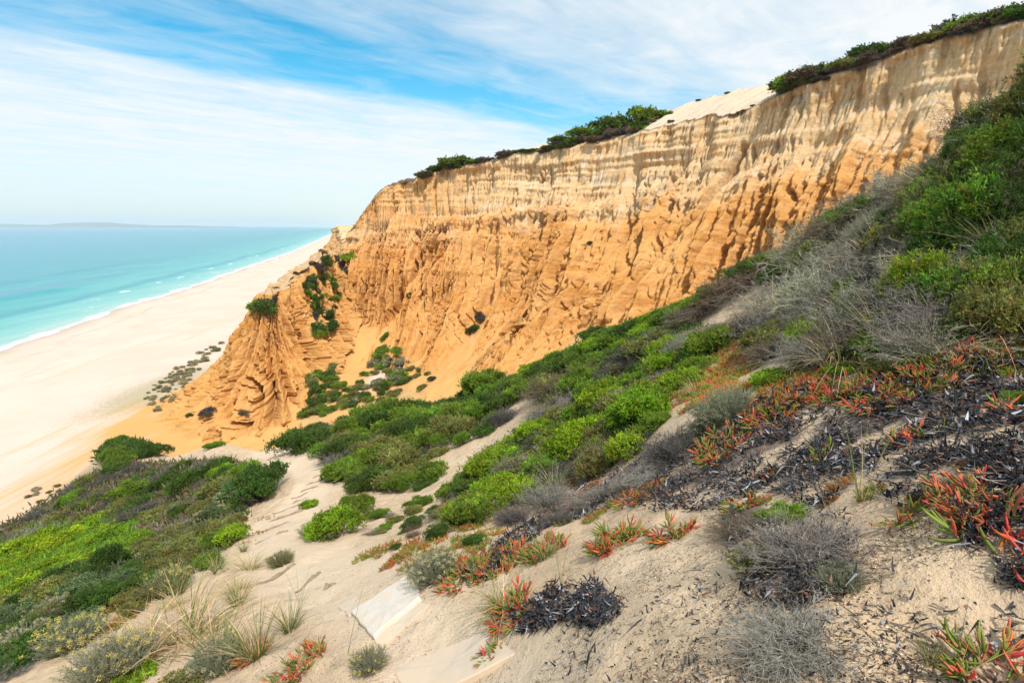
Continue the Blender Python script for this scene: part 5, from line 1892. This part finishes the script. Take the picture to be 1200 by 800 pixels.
H('succ', 122, 690, 30, (2.4, 1.7, .4), 'yellow withering ice plant in the lower left beside the sand patch', var=0)
H('succ', 145, 690, 26, (2.2, 1.2, .6), 'pale orange withering ice plant right of the yellow one in the lower left', var=3)

# ------------------------------------------------------------------ grasses
for v, px, py, w, lb, hg in [
        (2, 225, 715, 110, 'large straw-coloured grass tuft at the bottom left', 1.0),
        (0, 300, 745, 95, 'grey-green grass tuft in the long grass at the bottom left', .9),
        (0, 255, 745, 90, 'green grass clump between the two dry tufts at bottom left', 1.0),
        (2, 160, 745, 110, 'leaning dry grass with one long straw at lower left', .9),
        (1, 340, 720, 70, 'thin green grass on the sand at the path edge, bottom left', .9),
        (2, 590, 690, 80, 'tan grass tuft falling over the steps', .8),
        (1, 650, 560, 60, 'short grass tuft on the withered bush at picture centre', .9),
        (1, 770, 430, 60, 'upright pale grass at mid slope among ice plants', .9),
        (2, 815, 450, 50, 'yellow dry grass tuft beside the round herb', .7),
        (1, 640, 640, 60, 'fine grass over the red patch by the steps', .8),
        (0, 430, 560, 50, 'grass tuft on top of the thick shrubs beside the path', .8),
        (2, 910, 350, 80, 'straw-coloured grass at the left foot of the thicket', .9),
        (1, 1090, 760, 70, 'green grass tuft on the sand at the bottom right', .8)]:
    H('grass', px, py, w, 'mid', lb, var=v, hgt=hg, lift=.3)
fill(['grass'], [(400, 500), (520, 475), (520, 520), (420, 520)], 12, (24, 40), ['mid'], 'grass tuft in the shrubs of the left shoulder', 'grass tufts on the left shoulder', 18, (.7, 1))
fill(['grass'], [(200, 660), (290, 640), (300, 700), (180, 720)], 8, (34, 54), ['mid'], 'fine dry grass tuft at the left edge of the path', 'grass tufts at the left edge of the path', 22, (.6, .9))


def stalks(px, py, hpx, n, label, seed, spread=.3, green=(.17, .22, .07)):
    """few tall stalks that can be told apart: every stalk an object"""
    g = np.random.default_rng(seed)
    h = cast(px, py, ('hill',))
    depth = (np.array(h[0]) - EYE) @ np.array([0, CP, -SP])
    hh = hpx * depth / FPX
    o = thing('tall_grass', label, 'grass', h[0])
    for i in range(n):
        L = Leaves()
        a = g.uniform(0, 6.283)
        D = np.array([[math.cos(a) * spread, math.sin(a) * spread, 1.0]])
        L.blade(np.array([[g.normal() * .01, g.normal() * .01, -.03]]), D, [hh * g.uniform(.6, 1.05)], .0045, [g.uniform(.02, .2)], hues(1, green if g.uniform() < .7 else (.5, .4, .2), .15, .08, g), 9, g=g)
        part('stalk', L.mesh('stalk', M_LEAF), o)
    return o


stalks(1008, 590, 145, 10, 'tall thin grass stalks standing alone on the sand before the black litter', 1)
stalks(658, 690, 130, 5, 'few tall green stalks on the sand bank below picture centre', 2, .14)
stalks(410, 765, 110, 4, 'two thin grass blades crossing the pale slab', 3, .25)
stalks(1060, 300, 130, 5, 'long bent grass stalks over the thicket on the right', 4, .5)
stalks(1150, 300, 140, 5, 'tall green stalks against the shrubs near the right edge', 5, .3)
stalks(690, 560, 90, 4, 'thin green stalks in front of the charcoal bush', 6, .3)
stalks(775, 480, 80, 5, 'upright stalks between the bright shrub and the ice plants', 7, .2)
stalks(350, 705, 90, 5, 'thin stalks at the edge of the sandy path, bottom left', 8, .25)
stalks(1110, 790, 120, 9, 'blue-green curved blades on the sand at the bottom right', 9, .45, (.13, .19, .09))
# ------------------------------------------------------------------ litter, debris, ground cover (nobody could count it)
def scatter_px(poly, n):
    xs, ys = [p[0] for p in poly], [p[1] for p in poly]
    out = []
    while len(out) < n:
        x, y = random.uniform(min(xs), max(xs)), random.uniform(min(ys), max(ys))
        if inside(poly, x, y):
            h = cast(x, y, ('hill',))
            if h:
                out.append((*h[0], *h[2], h[1]))
    return np.array(out)


g5 = np.random.default_rng(77)
LITP = [([(700, 560), (760, 530), (850, 505), (890, 465), (960, 445), (1110, 425), (1215, 420), (1215, 600), (1120, 570), (1060, 600), (1010, 560), (960, 600), (900, 575), (830, 600), (760, 600), (700, 590)], 24000, .16),
        ([(1110, 600), (1215, 560), (1215, 690), (1170, 690), (1130, 640)], 3600, .2),
        ([(650, 690), (690, 680), (740, 710), (700, 740), (660, 730), (610, 745), (600, 720)], 2600, .2),
        ([(590, 630), (680, 570), (760, 560), (740, 590), (640, 620), (570, 680), (540, 680)], 5000, .05),
        ([(840, 600), (900, 580), (1000, 610), (1010, 700), (930, 720), (870, 700)], 2400, .2),
        ([(640, 760), (860, 640), (1215, 720), (1215, 815), (640, 815)], 700, -.2)]
LV = Leaves()
for poly, n, thr in LITP:
    q = scatter_px(poly, n)
    keep = (PN.fbm(q[:, 0] / .45, q[:, 1] / .45, o=4, gain=.6) + .35 * g5.normal(size=len(q)) * .5) > thr - .25
    q = q[keep]
    m = len(q)
    a = g5.uniform(0, 6.283, m)
    D = np.stack([np.cos(a), np.sin(a), g5.normal(size=m) * .30 + .12], 1)
    c = hues(m, (.036, .036, .041), .45, .05, g5)
    pale = g5.uniform(size=m) < .10
    c[pale] = hues(int(pale.sum()), (.27, .27, .29), .25, .05, g5)
    brn = g5.uniform(size=m) < .12
    c[brn] = hues(int(brn.sum()), (.16, .09, .06), .3, .1, g5)
    P = q[:, :3] + np.array([0, 0, 1]) * np.abs(g5.normal(size=(m, 1))) * .034
    LV.blade(P, D, (.036 * np.exp(.45 * g5.normal(size=m))).clip(.012, .11) * np.clip(q[:, 6] / 4, .6, 1.3), .0145 * np.clip(q[:, 6] / 4, .55, 1.2), g5.uniform(-.9, .9, m), c, 3, g=g5)
q = scatter_px(LITP[0][0], 240)
k = len(q)
a = g5.uniform(0, 6.283, k)
t = np.linspace(-.5, .5, 6)[None, :, None]
dd_ = np.stack([np.cos(a), np.sin(a), .12 * g5.normal(size=k)], 1)
pts = q[:, None, :3] + np.array([0, 0, .02]) + dd_[:, None] * t * g5.uniform(.10, .38, k)[:, None, None] + np.cumsum(g5.normal(size=(k, 6, 3)) * .007, axis=1)
LV.tubes(pts, np.broadcast_to(np.linspace(.0042, .002, 6)[None], (k, 6)), hues(k, (.20, .18, .165), .4, .06, g5))
lo = link('leaf_litter', LV.mesh('leaf_litter', M_TWIG, True), None, kind='stuff', label='blackened curled dead leaves strewn over the sand', category='leaf litter')
lo.color = (1, 1, 1, 1)

# fine debris on bare sand: chips, crumbs and short twigs
q = np.concatenate([scatter_px([(560, 815), (640, 700), (700, 600), (860, 600), (1215, 600), (1215, 815)], 15000),
                    scatter_px([(280, 720), (420, 640), (540, 660), (640, 700), (560, 815), (300, 815)], 4000)])
dens = PN2.fbm(q[:, 0] / .5, q[:, 1] / .5, o=3)
q = q[dens + .3 * g5.normal(size=len(q)) > .0]
m = len(q)
DB = Leaves()
a = g5.uniform(0, 6.283, m)
c = hues(m, (.10, .075, .06), .4, .08, g5)
pl = g5.uniform(size=m) < .15
c[pl] = hues(int(pl.sum()), (.72, .64, .54), .1, .04, g5)
DB.add(q[:, :3] + np.array([0, 0, .002]), np.stack([np.cos(a), np.sin(a), .35 * np.abs(g5.normal(size=m))], 1), g5.uniform(.004, .016, m), g5.uniform(.003, .008, m), c, .5, g=g5)
k = g5.choice(m, min(700, m), replace=False)
t = np.linspace(-.5, .5, 4)[None, :, None]
dd_ = np.stack([np.cos(a[k]), np.sin(a[k]), .1 * g5.normal(size=len(k))], 1)
DB.tubes(q[k, None, :3] + np.array([0, 0, .004]) + dd_[:, None] * t * g5.uniform(.03, .12, len(k))[:, None, None], np.full((len(k), 4), .0016), hues(len(k), (.20, .15, .11), .3, .05, g5))
do_ = link('sand_debris', DB.mesh('sand_debris', M_TWIG), None, kind='stuff', label='dark crumbs, chips and twig bits lying on the bare sand', category='debris')

# low green and brown growth between the shrubs
GC = Leaves()
GCP = [(MIDM, 5200, [(.10, .18, .03), (.13, .12, .07), (.07, .12, .03)]), (RIDGE, 2600, [(.10, .19, .03), (.13, .2, .03)]), (SHOUL, 4200, [(.09, .15, .03), (.14, .15, .06), (.15, .12, .08)]),
       (L2, 3800, [(.09, .13, .03), (.16, .15, .08), (.22, .13, .07), (.20, .18, .14)]), (L1, 1500, [(.08, .14, .03)]), (LIME, 3000, [(.13, .25, .02)]), (L3, 2600, [(.06, .11, .03), (.12, .12, .07)]), (L4, 1600, [(.12, .15, .05)]),
       ([(1200, 40), (1500, -80), (1650, 250), (1450, 420), (1200, 420)], 3000, [(.10, .15, .04), (.17, .15, .11), (.14, .12, .08)]),
       (THICK, 4200, [(.10, .15, .04), (.17, .15, .11), (.14, .12, .08)])]
for poly, n, cols in GCP:
    q = scatter_px(poly, n)
    per = 5
    i = np.repeat(np.arange(len(q)), per)
    m = len(i)
    sc = q[i, 6] * .006
    cc = np.array(cols)[g5.integers(0, len(cols), len(q))][i] * (1 + .2 * g5.normal(size=(m, 1))).clip(.5, 1.6)
    P = q[i, :3] + g5.normal(size=(m, 3)) * sc[:, None] * np.array([1, 1, .3])
    GC.add(P, unit(g5.normal(size=(m, 3))) + np.array([0, 0, .9]), sc * g5.uniform(.9, 1.9, m), sc * .42, cc, g=g5)
go = link('ground_cover', GC.mesh('ground_cover', M_LEAF), None, kind='stuff', label='low leafy growth covering the ground between the shrubs', category='ground cover')

# loose sticks on the litter
for px, py, ln, ang_, lb in [(935, 508, .30, 12, 'dark stick lying on the litter left of the tall stalks'), (1080, 545, .12, 20, 'short pale stick on the sand right of the tall stalks'),
                             (1010, 492, .9, 14, 'long thin dead branch lying across the black litter')]:
    p0 = hill_pt(px, py)
    g = np.random.default_rng(px)
    L = Leaves()
    t = np.linspace(-.5, .5, 7)
    pts = np.stack([p0[0] + t * ln * math.cos(R(ang_)), p0[1] + t * ln * math.sin(R(ang_)), 0 * t], 1)
    pts[:, 2] = hill_z(pts[:, 0], pts[:, 1]) + .012 + g.normal(size=7) * .003
    L.tubes((pts - p0)[None], np.linspace(.008, .004, 7)[None], hues(1, (.10, .08, .07) if 'dark' in lb or 'long' in lb else (.5, .44, .36), .1, .03, g))
    o = link('stick', L.mesh('stick', M_TWIG), None, label=lb, category='stick')
    o.location = p0

# ------------------------------------------------------------------ growth on the cliff
FARK = ('cliff', 'spur', 'valley', 'buttress', 'beach')
edge = CLIFF_P[:, NW - 1]
rel = edge - EYE
dep = rel[:, 1] * CP - rel[:, 2] * SP
epx = W0 / 2 + FPX * rel[:, 0] / np.maximum(dep, 1e-3)
ok = np.arange(len(edge)) < 930


def rim_plant(px, wpx, tint, label, group=None, back_i=3, kind='far', hgt=1.0, stretch=1.0, sink=.15, auto=None):
    e = np.where(ok, np.abs(epx - px), 1e9)
    i = int(np.argmin(e))
    loc = Vector(CLIFF_P[i, NW + back_i])
    rad = .5 * wpx * dep[i] / FPX
    col = jitter(GREENS[tint], .12)
    nm, ct = ('cliff_shrub', 'shrub') if kind == 'far' else NAMES[kind]
    pr = PROTO[kind][random.randrange(len(PROTO[kind]))]
    o = thing(nm, label, ct, loc - Vector((0, 0, sink * rad)), random.uniform(0, 6.28), (rad, rad, rad * hgt), group)
    if kind == 'far':
        part('foliage', pr[0], o, col, kind='stuff')
        part('stems', pr[1], o)
    else:
        part('twigs', pr, o, col, kind='stuff')
    if group:
        h_ = np.array(loc) - EYE
        AUTO.append((o, kind, tint, (wpx - 9) / 40, px, H0 / 2 - FPX * (h_[1] * SP + h_[2] * CP) / (h_[1] * CP - h_[2] * SP)))
    return o


for px, w, tn, bi, hg, lb in [
        (532, 46, 'dark', 4, .85, 'wide dark shrub standing out on the cliff edge above the spur'),
        (508, 26, 'dark', 3, .8, 'left neighbour of the wide dark shrub on the cliff edge'),
        (556, 20, 'mid', 4, .8, 'small green shrub right of the wide dark one on the cliff edge'),
        (652, 36, 'dark', 4, .9, 'dark shrub at the left end of the clump on the cliff edge'),
        (672, 44, 'mid', 6, 1.0, 'second shrub from the left in the clump on the cliff edge'),
        (698, 56, 'dark', 7, 1.1, 'largest dark shrub of the clump on the cliff edge beside the dune'),
        (722, 50, 'mid', 8, 1.2, 'tallest shrub of the clump on the cliff edge beside the dune'),
        (742, 30, 'mid', 9, 1.0, 'right-end shrub of the clump touching the dune sand')]:
    rim_plant(px, w, tn, lb, None, bi, hgt=hg * .72)
for px in np.linspace(428, 690, 34):
    rim_plant(px + random.uniform(-4, 4), random.uniform(10, 26), random.choice(['dark', 'dark', 'soot', 'brown']), 'low dark shrub along the left half of the cliff edge', 'low shrubs along the left cliff edge', random.choice([0, 1, 2, 4]), hgt=random.uniform(.35, .7))
for px in np.linspace(640, 745, 22):
    rim_plant(px + random.uniform(-4, 4), random.uniform(14, 26), random.choice(['dark', 'mid', 'brown', 'soot']), 'shrub under the clump on the cliff edge left of the dune', 'shrubs under the cliff edge clump', random.choice([1, 3, 5]), hgt=random.uniform(.6, .9))
for px in np.linspace(915, 1215, 56):
    rim_plant(px + random.uniform(-5, 5), random.uniform(20, 56), random.choice(['dark', 'dark', 'mid', 'brown', 'olive', 'soot']), 'dense shrub crowning the right half of the cliff edge', 'shrubs crowning the right cliff edge', random.choice([1, 2, 4, 5, 6]), hgt=random.uniform(.35, 1.0))
for px in np.linspace(918, 1205, 24):
    rim_plant(px + random.uniform(-5, 5), random.uniform(18, 40), random.choice(['ash', 'soot', 'brown']), 'bare grey bush between the shrubs of the right cliff edge', 'bare bushes of the right cliff edge', random.choice([1, 2, 3]), 'twig', random.uniform(.5, .9))
for px in np.linspace(920, 1200, 26):
    rim_plant(px + random.uniform(-5, 5), random.uniform(14, 24), random.choice(['soot', 'brown', 'dark']), 'small dark bush on the soil lip under the right cliff edge', 'bushes on the soil lip', random.choice([0, 1]), hgt=random.uniform(.5, .7))
for px, bi, w in [(760, 12, 9), (775, 13, 12), (792, 12, 10), (806, 13, 13), (826, 13, 16), (842, 13, 14), (858, 13, 12), (884, 11, 12), (896, 7, 14), (905, 10, 18), (880, 2, 9), (780, 4, 9), (750, 6, 12), (815, 13, 9), (870, 13, 9)]:
    rim_plant(px, w, random.choice(['brown', 'dark', 'soot']), 'small dark bush dotted over the pale dune', 'bushes dotted over the dune', bi, hgt=.6)
for px, w, lb in [(433, 13, 'tiny bare twig sticking out at the left end of the cliff edge'), (945, 44, 'bleached dead tree with splayed roots on the right cliff edge'), (1158, 40, 'grey dead bush at the top right of the cliff edge'), (1070, 26, 'small bleached bush among the shrubs of the right cliff edge')]:
    rim_plant(px, w, 'ash', lb, None, 3, 'twig', 1.0)

fill(['far'], [(372, 388), (352, 335), (380, 300), (408, 286), (412, 300), (400, 345), (388, 388)], 34, (11, 20), ['dark', 'mid', 'dark', 'bright', 'soot'], 'shrub filling the gully between spur and headland', 'shrubs in the gully', 7, (.6, .9), FARK)
fill(['far'], [(355, 490), (362, 440), (390, 428), (405, 455), (440, 470), (380, 482)], 30, (14, 24), ['mid', 'olive', 'dark'], 'grey-green shrub on the sand at the foot of the spur', 'shrubs at the foot of the spur', 9, (.5, .8), FARK)
fill(['far'], [(410, 465), (440, 415), (462, 400), (474, 425), (480, 455), (440, 470)], 32, (12, 22), ['olive', 'mid', 'dark', 'grey'], 'shrub on the sand fan under the middle of the cliff', 'shrubs on the sand fan', 8, (.5, .8), FARK)
fill(['far'], [(470, 425), (520, 440), (500, 460), (470, 455)], 8, (9, 16), ['olive', 'soot'], 'small bush at the edge of the low orange buttress', 'bushes by the low buttress', 8, (.5, .7), FARK)
for px, py, w, tn, lb in [(309, 362, 34, 'dark', 'dark shrub capping the flat top of the spur'), (322, 352, 22, 'soot', 'small bush right of the dark one on the spur top'), (299, 357, 18, 'mid', 'small green bush at the left lip of the spur top'),
                          (556, 386, 22, 'dark', 'dark bush on a ledge low in the cliff'), (563, 370, 14, 'soot', 'smaller bush above the dark one on the low cliff ledge'), (452, 394, 14, 'mid', 'green bush at the head of the sand fan'),
                          (690, 285, 9, 'soot', 'dark little bush stuck in the middle of the cliff face'), (480, 345, 9, 'mid', 'tiny green plant in a cliff furrow above the fan'), (245, 482, 20, 'soot', 'dry bush on the talus under the spur'),
                          (222, 486, 9, 'dark', 'tiny plant on the left talus of the spur'), (286, 484, 14, 'brown', 'brown bush in the orange sand at the right foot of the spur'), (415, 462, 16, 'olive', 'olive bush beside the small orange mound')]:
    plant('far', px, py, w, tn, lb, keys=FARK, hgt=.75)
# dune plants at the back of the beach
fill(['far'], [(165, 470), (185, 445), (240, 408), (262, 400), (240, 425), (205, 465), (185, 482)], 64, (4, 11), [(.36, .34, .20), (.30, .30, .17), (.38, .36, .23)], 'low grey-green dune plant in the strip beside the spur', 'dune plants beside the spur', 4, (.55, 1.0), FARK)
fill(['far'], [(30, 580), (60, 560), (90, 562), (70, 580), (40, 592)], 9, (7, 14), ['grey', 'pale', 'olive'], 'pale dune plant on the beach behind the left slope', 'dune plants behind the left slope', 6, (.5, .8), FARK)

autolabels()
